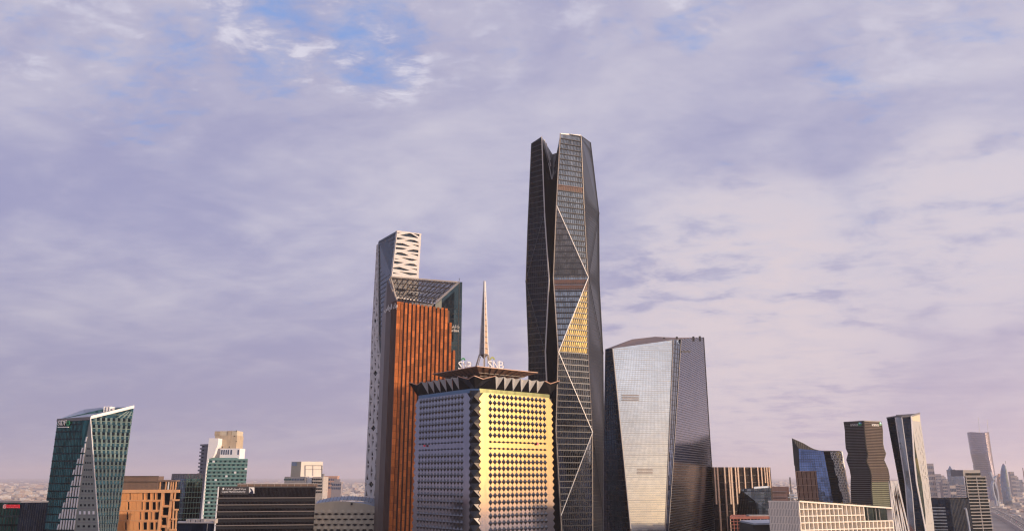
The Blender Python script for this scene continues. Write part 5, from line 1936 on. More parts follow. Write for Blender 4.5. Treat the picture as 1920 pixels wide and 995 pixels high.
def lace_building():
    Y = 520.0
    A = at(560, 944, Y)
    B = at(700, 946, Y + 20)
    T = Thing('lace_building', 'low beige building with a curved roof and rows of lens shaped openings', 'building', Vector((A.x, Y, 0)))
    ztop = lambda x: 948.5 - 9.5 * math.sin(max(0.0, min(1.0, (x - 572) / 130)) * math.pi) ** 0.8
    f = Face([at(572, 950, Y), Vector((at(572, 950, Y).x, Y, 0))], [at(712, 950, Y + 12), Vector((at(712, 950, Y + 12).x, Y + 12, 0))])
    prof = [f.pt(572 + i * 7, ztop(572 + i * 7)) for i in range(21)]
    mb = MB()
    for p, q in zip(prof, prof[1:]):
        mb.poly([Vector((p.x, p.y, 0)), Vector((q.x, q.y, 0)), q, p])
    T.add(mb, 'wall', MT['lace'], None, f.u)
    # rows of tilted lens panels with a dark slot under each
    for r in range(7):
        y = 955.5 + r * 10.0
        for c in range(12):
            x = 575 + c * 12.2 + (0 if r % 2 else 6.1) - r * 0.6
            if x > 706:
                continue
            pr = 0.6
            a, b = f.pt(x - 6.0, y + 3.0), f.pt(x + 6.0, y + 3.0)
            m, lo = f.pt(x, y - 1.8), f.pt(x, y + 5.6)
            k = len(mb.v)
            mb = MB()
            lo2 = lo + f.h * pr
            a2, b2 = a + f.h * 0.12, b + f.h * 0.12
            m2 = m + f.h * 0.05
            for t in ((a2, lo2, m2), (lo2, b2, m2), (a2, lo, lo2), (lo, b2, lo2)):
                mb.poly(t)
            T.add(mb, 'lens_panel', MT['lace'])
            hole = (r * 5 + c * 3) % 7 in (0, 2, 3) and r > 1 or r > 3
            mb = MB()
            hh = 3.4 if hole else 2.4
            mb.prism([f.pt(x - 5.3, y + 7.2), f.pt(x, y + 7.2 + hh * 0.85), f.pt(x + 5.3, y + 7.2), f.pt(x, y + 7.2 - hh * 0.85)], f.h, 0.1, 0.3)
            T.add(mb, 'slot', MT['black'])
    back = [p + Vector((2, 34, -1.0)) for p in prof]
    mb = MB()
    for i in range(20):
        mb.poly([prof[i], prof[i + 1], back[i + 1], back[i]])
    T.add(mb, 'roof', MT['bluegrey'])
    mb = MB()
    for i in range(20):
        p, q = prof[i] + Vector((1, 22, 0.1)), prof[i + 1] + Vector((1, 22, 0.1))
        mb.poly([p, q, q + UP * 2.4 + Vector((0, 6, 0)), p + UP * 2.4 + Vector((0, 6, 0))])
    T.add(mb, 'roof_louvre', MT['bluegrey'])
    for i in range(0, 20):
        p = prof[i] + Vector((1, 20, 0.0))
        mb = MB()
        mb.rod(p, p + UP * 3.0 + Vector((0, 6, 0)), 0.12)
        T.add(mb, 'roof_rib', MT['mullion'])
    mb = MB()
    mb.poly([Vector((q.x, q.y, 0)) for q in (back[0], back[-1])] + [back[-1], back[0]])
    mb.poly([prof[0], back[0], Vector((back[0].x, back[0].y, 0)), Vector((prof[0].x, prof[0].y, 0))])
    mb.poly([prof[-1], back[-1], Vector((back[-1].x, back[-1].y, 0)), Vector((prof[-1].x, prof[-1].y, 0))])
    T.add(mb, 'rear_wall', MT['lace'])
    mb = MB()
    p = f.pt(659, 944)
    mb.prism(f.quad(657.5, 941.5, 661, 946), f.h, 0, 1.0)
    T.add(mb, 'vent', MT['dark'])


def navy_block():
    Y = 320.0
    L, Rr = vert(333, 978.5, Y), vert(402, 978.5, Y - 2)
    Rr[0].z = L[0].z
    T = Thing('navy_block', 'low navy block with a pale roof, beside the charcoal office', 'building', L[1])
    f = Face(L, Rr)
    T.add(f.surf(), 'wall', MT['navy'], None, f.u)
    shell(T, [L, Rr], MT['navy'], MT['roofpale'], 16, dz=-0.3)
    a, b = at(349, 972.5, Y + 12), at(404, 971, Y + 12)
    mb = MB()
    mb.box(a.x, b.x, a.y, a.y + 3, L[0].z - 1, a.z)
    T.add(mb, 'roof_screen', MT['roofpale'])
    for i in range(4):
        p = at(353 + i * 9, 976, Y + 8)
        mb = MB()
        mb.box(p.x - .6, p.x + .6, p.y, p.y + 1.5, L[0].z - .4, L[0].z + 0.7 + 0.2 * (i % 2))
        T.add(mb, 'roof_unit', MT['grey'])
    mb = MB()
    f.vline(mb, 0.82, 0.2, 0.15, L[0].z, L[0].z - 8)
    f.ledge(mb, L[0].z - 0.15, 0.3, 0.12)
    T.add(mb, 'edge_trim', MT['mullion'])


# ================================================================== right hand group
def striped_building():
    Y = 520.0
    L = vert(1334, 875, Y)
    Rr = vert_from(L, 76.0, 1442.8, 874)
    Rr[0].z = L[0].z
    T = Thing('striped_building', 'dark bronze glass building with irregular upright beige fins', 'building', L[1])
    f = Face(L, Rr)
    T.add(f.surf(), 'wall', MT['stripe_d'], None, f.u)
    zx = lambda x: 1320 + x / 7.369
    zy = lambda y: 860 + y / 7.369
    zm = zrow(995, Y) - 10
    for x, w, yb in ((126, 18, 620), (166, 20, 1100), (263, 18, 1100), (325, 16, 620), (355, 20, 780), (415, 15, 620), (450, 18, 470), (540, 14, 420), (632, 14, 420), (725, 13, 400), (775, 13, 400), (820, 12, 330), (850, 14, 400), (884, 10, 400)):
        mb = MB()
        p, q = f.pt(zx(x), zy(112)), f.pt(zx(x + w), zy(112))
        zb = f.pt(1380, zy(yb)).z
        mb.prism([Vector((p.x, p.y, zb)), Vector((q.x, q.y, zb)), q, p], f.h, 0.0, 0.9)
        T.add(mb, 'beige_fin', MT['fin_beige'])
    mb = MB()
    for i in range(1, 60):
        f.vline(mb, i / 60, 0.12, 0.3, f.zlow - 0.5, zm)
    T.add(mb, 'thin_fins', MT['brown'], kind='stuff')
    for k in range(8):
        mb = MB()
        f.ledge(mb, f.zlow - 0.4 - k * 4.4, 0.35, 0.2)
        T.add(mb, 'floor_band', MT['brown'])
    shell(T, [L, Rr], MT['stripe_d'], MT['roofdark'], 30)
    trim(T, [Rr[0], Rr[1]], 0.4, MT['brown'])


def steel_blue_block():
    Y = 470.0
    L, Rr = edge((1388.5, 917, Y), (1381, 965, Y)), vert(1444.6, 912.5, Y + 6)
    T = Thing('steel_blue_block', 'steel blue glass block in front of the striped beige fin building', 'building', Vector((L[0].x, Y, 0)))
    f = Face(L, Rr)
    T.add(f.surf(), 'wall', MT['blueb'], None, f.u)
    for k in range(10):
        mb = MB()
        f.ledge(mb, f.zlow - 1.0 - k * 1.85, 0.3, 0.2)
        T.add(mb, 'floor_band', MT['slab_glass'] if k % 2 else MT['navy'], None, f.u)
    mb = MB()
    for i in range(1, 14):
        f.vline(mb, i / 14, 0.1, 0.12, f.zlow, f.zlow - 22)
    T.add(mb, 'mullion_bars', MT['mullion_dark'], kind='stuff')
    mb = MB()
    mb.bar(f.pt(1413, 913.5), f.pt(1444, 911.5), f.h * 0.4, UP * 0.5)
    T.add(mb, 'parapet', MT['bluegrey'])
    shell(T, [L, Rr], MT['blueb'], MT['bluegrey'], 26)


def red_block():
    Y = 400.0
    L, Rr = vert(1368, 967.5, Y), vert(1450, 966.5, Y + 2)
    Rr[0].z = L[0].z
    T = Thing('red_scaffold_block', 'low red framed block under construction behind a pale sloping roof', 'building', L[1])
    f = Face(L, Rr)
    mb = MB()
    mb.poly([p - f.h * 3 for p in (L[1], Rr[1], Rr[0], L[0])])
    T.add(mb, 'wall', MT['core'])
    mb = MB()
    f.ledge(mb, L[0].z - 0.5, 1.2, 0.5)
    T.add(mb, 'roof_beam', MT['redb'])
    for i in range(13):
        mb = MB()
        f.vline(mb, 0.01 + i / 13, 0.28, 0.28, L[0].z - 0.8, L[0].z - 14)
        T.add(mb, 'scaffold_post', MT['redb'] if i % 3 else MT['fin_beige'])
    for k in range(6):
        mb = MB()
        f.ledge(mb, L[0].z - 2.2 - k * 1.5, 0.22, 0.35)
        T.add(mb, 'scaffold_rail', MT['redb'])
    shell(T, [L, Rr], MT['redb'], MT['redb'], 18, dz=-0.3)
    mb = MB()
    a, b = at(1405, 966, Y + 3), at(1444, 965, Y + 4)
    mb.box(a.x, b.x, a.y, a.y + 6, L[0].z - .4, L[0].z + .5)
    T.add(mb, 'roof_slab', MT['roofpale'])
    T2 = Thing('white_roof_shed', 'pale flat roof with a dark front, at the bottom edge below the red scaffold block', 'building', Vector((at(1400, 985, 360).x, 360, 0)))
    p = [at(1386.5, 974.5, 372), at(1447, 973, 380), at(1447, 988, 352), at(1414, 988.5, 350)]
    zt = p[0].z
    mb = MB()
    pp = [Vector((q.x, q.y, zt)) for q in p]
    mb.prism([pp[3], pp[2], pp[1], pp[0]], UP, -0.7, 0)
    T2.add(mb, 'roof', MT['bluegrey'])
    mb = MB()
    qq = [Vector((q.x, q.y + 0.8, 0)) for q in pp]
    for i in range(4):
        j = (i + 1) % 4
        mb.poly([qq[i], qq[j], Vector((qq[j].x, qq[j].y, zt - 0.7)), Vector((qq[i].x, qq[i].y, zt - 0.7))])
    T2.add(mb, 'wall', MT['core'])


def pink_block():
    Y = 900.0
    L, Rr = vert(1444, 911.5, Y), vert(1475, 911, Y - 6)
    R2 = vert(1478.5, 911, Y + 10)
    for e in (Rr, R2):
        e[0].z = L[0].z
    T = Thing('pink_block', 'pink brick block in the distance between the striped building and the sail shaped tower', 'building', L[1])
    f = Face(L, Rr)
    T.add(f.surf(), 'wall', MT['pinkb'], None, f.u)
    for k in range(4):
        mb = MB()
        f.ledge(mb, L[0].z - 5 - k * 5.5, 0.5, 0.6)
        T.add(mb, 'floor_band', MT['far_pale'])
        mb = MB()
        f.ledge(mb, L[0].z - 6.4 - k * 5.5, 1.2, 0.1, t0=0.05, t1=0.9)
        T.add(mb, 'window_band', MT['stone_brown'])
    close4(T, L, Rr, R2, MT['pinkb'], MT['roofpale'])
    # lattice mast
    T = Thing('lattice_mast', 'thin lattice mast beside the pink block, in front of the hazy city', 'mast', at(1481, 938, 1000))
    b = at(1481, 930, 1000)
    top = at(1481, 894, 1000)
    mb = MB()
    for dx, dy in ((-2, -2), (2, -2), (2, 2), (-2, 2)):
        mb.rod(Vector((top.x + dx, top.y + dy, 0)), Vector((top.x + dx * .2, top.y + dy * .2, top.z)), 0.22)
    T.add(mb, 'mast_legs', MT['mullion'])
    mb = MB()
    for k in range(24):
        z0, z1 = top.z * k / 24, top.z * (k + 1) / 24
        w0, w1 = 2 - 1.6 * k / 24, 2 - 1.6 * (k + 1) / 24
        s = 1 if k % 2 else -1
        mb.rod(Vector((top.x - s * w0, top.y - w0, z0)), Vector((top.x + s * w1, top.y - w1, z1)), 0.14)
    T.add(mb, 'mast_braces', MT['mullion'])
    T = Thing('canopy_shed', 'small pale roofed shed below the lattice mast', 'shed', at(1487, 938, 900))
    a, c = at(1478, 938, 900), at(1495, 930.5, 900)
    mb = MB()
    mb.box(a.x, c.x, a.y, a.y + 12, c.z - 1.2, c.z)
    mb.box(a.x + 2, c.x, a.y + 2, a.y + 14, c.z + 1.2, c.z + 2.4)
    T.add(mb, 'roof', MT['bluegrey'])
    mb = MB()
    for x in (a.x + 1, (a.x + c.x) / 2, c.x - 1):
        mb.box(x - .3, x + .3, a.y + 1, a.y + 1.6, 0, c.z - 1)
        mb.box(x - .3, x + .3, a.y + 10, a.y + 10.6, 0, c.z + 1.5)
    T.add(mb, 'posts', MT['mullion'])


def grid_building():
    Y = 330.0
    M = edge((1496.5, 939, Y), (1494.5, 967, Y - .3), (1499.5, 995, Y))
    M = vert(1497.5, 939, Y)
    Rr = vert_from(M, 70.0, 1674, 972.5)
    RT = at(1671, 951.5, Rr[0].y + CAM.y)
    L = vert_from(M, -62.0, 1440.5, 942.5)
    L[0].z = M[0].z
    T = Thing('grid_building', 'low cream building with a deep square grid front and a sloping roof line', 'building', M[1])
    fl = Face(L, M)
    rr = [Vector((Rr[0].x, Rr[0].y, RT.z)), Rr[1]]
    f = Face(M, rr)
    bx = lambda x: 1440 + x / 8.0
    by = lambda y: 920 + y / 8.0
    inner = MB()
    for q in f.surf().f:
        pass
    wallmb = MB()
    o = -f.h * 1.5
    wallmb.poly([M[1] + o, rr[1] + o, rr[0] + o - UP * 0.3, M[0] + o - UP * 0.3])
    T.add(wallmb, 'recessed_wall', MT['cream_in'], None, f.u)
    # storey lines (photograph rows at the left end) as level bands along the wall
    zl = [f.pt(bx(482), by(y)).z for y in (270, 375, 475, 585)]
    ends = [1130, 1452, 1868, 1868]
    def tx(x):
        p = f.pt(bx(x), by(420))
        return (Vector((p.x, p.y, 0)) - M[1]).length
    W = (rr[1] - M[1]).length
    for z, e in zip(zl + [zl[-1] - 1.75, zl[-1] - 3.5], ends + [1868, 1868]):
        mb = MB()
        a, b = M[1] + f.u * tx(482), M[1] + f.u * min(W, tx(e))
        A, B = Vector((a.x, a.y, z)), Vector((b.x, b.y, z))
        mb.bar(A - f.h * 0.7, B - f.h * 0.7, f.h * 0.85, UP * 0.2)
        T.add(mb, 'grid_beam', MT['cream'])
    # upright piers
    cols = [482 + 64.6 * i for i in range(16)]
    cols += [1452 + 59.5 * i for i in range(1, 8)]
    def ztop_at(s):
        return M[0].z + (rr[0].z - M[0].z) * s / W
    for x in cols:
        s = min(W - 0.2, tx(x))
        p = M[1] + f.u * s
        zt = ztop_at(s) - 0.3 if x <= 1455 else zl[2]
        mb = MB()
        mb.hexa([Vector((q.x, q.y, zz)) for zz in (60, zt) for q in (p - f.h * 1.5 - f.u * .2, p - f.h * 1.5 + f.u * .2, p + f.h * 0.12 + f.u * .2, p + f.h * 0.12 - f.u * .2)])
        T.add(mb, 'grid_pier', MT['cream'])
    # dark strips painted in for the shadow at the left of each bay
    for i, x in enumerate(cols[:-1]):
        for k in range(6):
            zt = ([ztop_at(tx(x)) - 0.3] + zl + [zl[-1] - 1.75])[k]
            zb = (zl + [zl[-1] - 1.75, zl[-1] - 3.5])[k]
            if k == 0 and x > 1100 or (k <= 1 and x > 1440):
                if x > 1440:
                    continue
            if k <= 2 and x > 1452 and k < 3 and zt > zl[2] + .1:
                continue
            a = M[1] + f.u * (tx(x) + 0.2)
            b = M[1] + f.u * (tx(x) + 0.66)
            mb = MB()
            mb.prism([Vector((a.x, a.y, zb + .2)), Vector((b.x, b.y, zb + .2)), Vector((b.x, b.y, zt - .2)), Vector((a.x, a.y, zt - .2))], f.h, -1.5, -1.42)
            T.add(mb, 'bay_shade', MT['stone_brown'])
    # roof fascia line and the glazed notch at the right end
    mb = MB()
    mb.bar(M[0] + f.h * 0.1, rr[0] + f.h * 0.1, f.h * 0.4, UP * 0.3)
    T.add(mb, 'roof_fascia', MT['cream'])
    s0 = tx(1456)
    a, b = M[1] + f.u * s0 - f.h * 1.45, M[1] + f.u * W - f.h * 1.45
    mb = MB()
    mb.poly([Vector((a.x, a.y, zl[2])), Vector((b.x, b.y, zl[2])), Vector((b.x, b.y, ztop_at(W) - .4)), Vector((a.x, a.y, ztop_at(s0) - .4))])
    T.add(mb, 'loggia_glass', MT['facet_green'], None, f.u)
    for t in (0.05, 0.18, 0.48, 0.6):
        p = a.lerp(b, t) + f.h * 0.5
        mb = MB()
        mb.rod(Vector((p.x, p.y, zl[2])), Vector((p.x, p.y, ztop_at(s0 + (W - s0) * t) - .4)), 0.12)
        T.add(mb, 'loggia_post', MT['roofpale'])
    # corner pier
    mb = MB()
    p = M[1]
    q = M[1] + f.u * tx(482)
    mb.poly([Vector((p.x, p.y, 0)), Vector((q.x, q.y, 0)), Vector((q.x, q.y, ztop_at(1))), M[0]])
    T.add(mb, 'corner_pier', MT['cream'])
    # left wall with fine upright fins
    T.add(fl.surf(), 'left_wall', MT['grey'], None, fl.u)
    dz = 12.7 * Y / F
    nf = 20
    for k in range(6):
        mb = MB()
        z1 = M[0].z - 0.3 - k * dz
        for i in range(nf):
            t = (i + (0.25 if k % 2 else 0.75)) / nf
            fl.vline(mb, t, 0.40, 0.4, z1, z1 - dz + 0.25)
        T.add(mb, 'fin_row', MT['cream'])
        mb = MB()
        fl.ledge(mb, z1 - dz + 0.12, 0.26, 0.3)
        T.add(mb, 'floor_band', MT['cream'])
    mb = MB()
    fl.ledge(mb, M[0].z - 0.1, 0.4, 0.45)
    T.add(mb, 'parapet', MT['cream'])
    B = fourth(L, M, rr)
    mb = MB()
    Face(rr, B).surf(mb)
    Face(B, L).surf(mb)
    T.add(mb, 'rear_wall', MT['cream'], None, f.u)
    mb = MB()
    mb.poly([M[0], rr[0], B[0], L[0]])
    T.add(mb, 'roof', MT['stone_brown'])
    rnd = random.Random(3)
    mb = MB()
    for i in range(420):
        s, d = rnd.uniform(0.02, 0.8) * W, rnd.uniform(0.2, 2.5)
        p = M[1] + f.u * s - f.h * d
        z = ztop_at(s) + 0.25
        h = rnd.uniform(0.2, 0.75) * (0.6 + 0.6 * math.sin(s * 0.9) ** 2)
        a = rnd.uniform(0, 6.28)
        v = Vector((math.cos(a), math.sin(a), 0)) * 0.3
        mb.poly([Vector((p.x, p.y, z)) - v, Vector((p.x, p.y, z)) + v, Vector((p.x + rnd.uniform(-.3, .3), p.y, z + h))])
    T.add(mb, 'roof_planting', MT['plant'], kind='stuff')


def sail_building():
    Y = 620.0
    L = edge((1497.5, 840.5, Y), (1499.5, 883, Y), (1503, 940, Y))
    M = edge_from(L, 108.0, (1544, 845), (1562, 937.6))
    Rr = edge_from(M, 62.0, (1578, 845.5), (1594, 943.5))
    Lb = edge((1484.6, 820.7, Y + 24), (1491, 883, Y + 23), (1497, 945, Y + 22))
    T = Thing('sail_tower', 'blue glass tower with a dark pointed wall that sweeps up like a sail', 'tower', Vector((M[0].x, Y, 0)))
    f1, f2 = Face(L, M), Face(M, Rr)
    T.add(f1.surf(), 'blue_wall', MT['sail'], None, f1.u)
    T.add(f2.surf(), 'side_wall', MT['sail2'], None, f2.u)
    fd = Face(Lb, L)
    T.add(fd.surf(), 'dark_wall', MT['sail_dark'], None, fd.u)
    tip = [(1484.6, 820.7, Y + 24), (1497, 826, Y + 27), (1507.5, 830.8, Y + 30), (1517, 836.5, Y + 32), (1526, 841, Y + 34), (1535, 843.3, Y + 35), (1545, 844.5, Y + 36), (1578, 845.3, Y + 40)]
    mb = MB()
    top = [at(*p) for p in tip]
    bot = [Vector((p.x, p.y, L[0].z - 12)) for p in top]
    for i in range(len(top) - 1):
        mb.poly([bot[i], bot[i + 1], top[i + 1], top[i]])
        mb.poly([bot[i + 1] + Vector((0.5, 1.2, 0)), bot[i] + Vector((0.5, 1.2, 0)), top[i] + Vector((0.5, 1.2, 0)), top[i + 1] + Vector((0.5, 1.2, 0))])
        mb.poly([top[i], top[i + 1], top[i + 1] + Vector((0.5, 1.2, 0)), top[i] + Vector((0.5, 1.2, 0))])
    T.add(mb, 'sail_wall', MT['sail_dark'])
    mb = MB()
    for i in range(len(top) - 1):
        for j in range(3):
            t = (j + 0.5) / 3
            p, q = top[i].lerp(top[i + 1], t), bot[i].lerp(bot[i + 1], t)
            mb.bar(q, p, Vector((0.15, 0, 0)), Vector((0, -0.25, 0)))
    T.add(mb, 'sail_ribs', MT['mullion'], kind='stuff')
    mb = MB()
    for k in range(26):
        z = f1.zlow - 0.5 - k * 1.75
        f1.ledge(mb, z, 0.16, 0.12)
        f2.ledge(mb, z, 0.16, 0.12, t1=0.4)
    for i in range(1, 12):
        f1.vline(mb, i / 12, 0.14, 0.12, f1.zlow, f1.zlow - 46)
    T.add(mb, 'mullion_bars', MT['mullion_dark'], kind='stuff')
    # white diagonal lattice on the right part of the side wall
    mb = MB()
    n = 26
    dz = 1.9
    z0 = f2.zlow - 0.4
    for k in range(n):
        z = z0 - k * dz
        ta = 0.36 + 0.24 * min(1, k / 20) + (0.06 if (k // 3) % 2 else 0)  # stepped lattice edge draws the jagged outline of a tower's reflection
        cols = 6
        for i in range(cols):
            t0, t1 = ta + (0.97 - ta) * i / cols, ta + (0.97 - ta) * (i + 1) / cols
            s = (i + k) % 2
            p, q = f2.at(t0 if s else t1, z), f2.at(t1 if s else t0, z - dz)
            mb.bar(p + f2.h * 0.2, q + f2.h * 0.2, f2.u * 0.27, f2.h * 0.15)
            mb.bar(f2.at(t0, z) + f2.h * 0.2, f2.at(t0, z - dz) + f2.h * 0.2, f2.u * 0.13, f2.h * 0.12)
    T.add(mb, 'white_lattice', MT['white'], kind='stuff')
    trim(T, [p + f2.h * 0.2 - f2.u * 0.5 for p in Rr], 0.55, MT['white'], 'white_edge')
    trim(T, [M[0], Rr[0]], 0.35, MT['mullion'], 'coping')
    A, B = shift(Rr, -4, 30), shift(Lb, 6, 16)
    mb = MB()
    for f in (Face(Rr, A), Face(A, B), Face(B, Lb)):
        f.surf(mb)
    T.add(mb, 'rear_wall', MT['sail_dark'], None, f1.u)
    mb = MB()
    z = f1.zlow - 0.5
    mb.poly([Vector((p.x, p.y, z)) for p in (Lb[0], L[0], M[0], Rr[0], A[0], B[0])])
    T.add(mb, 'roof', MT['roofpale'])


def slat_block():
    Y = 480.0
    L, Rr = edge((1491, 882.7, Y), (1497, 937, Y)), edge((1530.5, 882, Y + 2), (1535.5, 937.6, Y + 2))
    T = Thing('slatted_block', 'brown block wrapped in upright slats in front of the blue sail tower', 'building', Vector((L[0].x, Y, 0)))
    f = Face(L, Rr)
    T.add(f.surf(), 'wall', MT['copper_dark'], None, f.u)
    zm = f.zlow - 30
    for i in range(14):
        mb = MB()
        f.vline(mb, (i + 0.4 + 0.2 * ((i * 5) % 3)) / 14.6, 0.42, 0.45, f.zlow, zm)
        T.add(mb, 'slat', MT['slat'])
    for k, y in enumerate((883, 896.5, 909, 921.5, 934)):
        mb = MB()
        f.ledge(mb, f.pt(1510, y).z, 0.35, 0.55)
        T.add(mb, 'floor_band', MT['slat'])
    shell(T, [L, Rr], MT['slat'], MT['roofdark'], 22)


def wavy_tower():
    Y = 600.0
    zx = lambda x: 1430 + x / 4.235
    zy = lambda y: 760 + y / 4.235
    lo = [(643, 132), (652, 200), (655, 280), (660, 340), (677, 378), (664, 430), (690, 505), (700, 560), (698, 620), (702, 780), (712, 995)]
    mi = [(800, 122), (805, 200), (815, 300), (820, 340), (832, 383), (820, 440), (850, 510), (860, 560), (858, 640), (870, 790), (878, 995)]
    ro = [(940, 127), (950, 200), (952, 300), (960, 340), (975, 380), (960, 430), (993, 505), (1003, 560), (1000, 640), (1017, 795), (1030, 995)]
    M = edge(*[(zx(x), zy(y), Y) for x, y in mi])
    L = edge_from(M, -60.0, *[(zx(x), zy(y)) for x, y in lo])
    Rr = edge_from(M, 60.0, *[(zx(x), zy(y)) for x, y in ro])
    T = Thing('wavy_tower', 'graphite tower with wavy sides, level louvre bands and two small signs', 'tower', Vector((M[0].x, Y, 0)))
    fl, fr = Face(L, M), Face(M, Rr)
    T.add(fl.surf(), 'left_wall', MT['wave_gap'], None, fl.u)
    T.add(fr.surf(), 'right_wall', MT['wave_gap'], None, fr.u)
    zm = zrow(958, Y)
    zmid = fr.pt(1645, zy(600)).z
    z = M[0].z - 0.4
    k = 0
    while z > zm:
        low = z < fl.pt(1610, zy(495)).z
        step = 1.45 if low else 1.12
        th = 0.66 if low else 0.52
        mb = MB()
        fl.ledge(mb, z, th, 0.5)
        T.add(mb, 'louvre', MT['wave_l'])
        mb = MB()
        fr.ledge(mb, z, th * (1.5 if z < zmid else 1.1), 0.5)
        T.add(mb, 'louvre', MT['wave_g'] if z < zmid else MT['wave_r'])
        z -= step
        k += 1
    trim(T, [p + Vector((0, -.5, 0)) for p in M], 0.38, MT['black'])
    trim(T, [p + Vector((0, -.4, 0)) for p in Rr], 0.25, MT['black'])
    trim(T, [L[0], M[0], Rr[0]], 0.35, MT['dark'], 'coping')
    B = fourth(L, M, Rr)
    mb = MB()
    Face(Rr, B).surf(mb)
    Face(B, L).surf(mb)
    T.add(mb, 'rear_wall', MT['dark'], None, fl.u)
    roof_poly(T, [L, M, Rr, B], MT['roofdark'], dz=-0.5)
    for f, x0, x1, xe, y in ((fl, 1595, 1609.5, 1612.2, 798.2), (fr, 1633, 1646.5, 1649.2, 797.8)):
        o = f.pt(x0, y) + f.h * 0.7
        w = (f.pt(x1, y) - f.pt(x0, y)).length
        mb = MB()
        mb.bar(o - UP * .1, o + f.u * w - UP * .1, f.h * 0.05, UP * 0.06)
        s = T.add(mb, 'sign', MT['dark'])
        lettering(T, s, 'lettering', 'aramco', o, f.u, UP, w, 1.35, MT['white'], 0.25)
        c = f.pt(xe, y - 4.0) + f.h * 0.6
        mb = MB()
        mb.prism([c + f.u * (1.5 * math.cos(a)) + UP * (1.5 * math.sin(a)) for a in frange(0, 2 * math.pi, 8)[:-1]], f.h, 0, 0.2)
        e = T.add(mb, 'sign_emblem', MT['green'], s)
        mb = MB()
        mb.prism([c + f.u * (1.5 * math.cos(a) * r) + UP * (1.5 * math.sin(a) * r) for a, r in ((0.1, 1), (0.8, 1.05), (1.6, 1), (0.8, 0.1))], f.h, 0.2, 0.26)
        T.add(mb, 'emblem_corner', MT['bluesign'], s)
        mb = MB()
        c2 = c + UP * 0.45
        mb.prism([c2 + f.u * (0.62 * math.cos(a)) + UP * (0.62 * math.sin(a)) for a in frange(0, 2 * math.pi, 8)[:-1]], f.h, 0.26, 0.34)
        T.add(mb, 'emblem_star', MT['cyan'], s)


def rake_building():
    Y = 400.0
    L = edge((1666.5, 900.5, Y), (1672, 995, Y))
    Rr = edge((1682, 900.5, Y), (1706, 995, Y))
    T = Thing('raked_fin_block', 'narrow dark block crossed by long white raking fins, beside the wavy tower', 'building', Vector((L[0].x, Y, 0)))
    f = Face(L, Rr)
    T.add(f.surf(), 'wall', MT['copper_dark'], None, f.u)
    for a, b in ((1667.2, 1680.4), (1669.3, 1686), (1671.5, 1689.5), (1674.8, 1682.8), (1676.8, 1698), (1679, 1693.5), (1681.3, 1703.5), (1667.0, 1675.5)):
        p, q = f.pt(a, 900.5), f.pt(b, 995)
        q = p + (q - p) * 1.25
        mb = MB()
        mb.bar(p + f.h * 0.2, q + f.h * 0.2, f.u * 0.27, f.h * 0.35)
        T.add(mb, 'raking_fin', MT['white'])
    shell(T, [L, Rr], MT['copper_dark'], MT['roofdark'], 18)


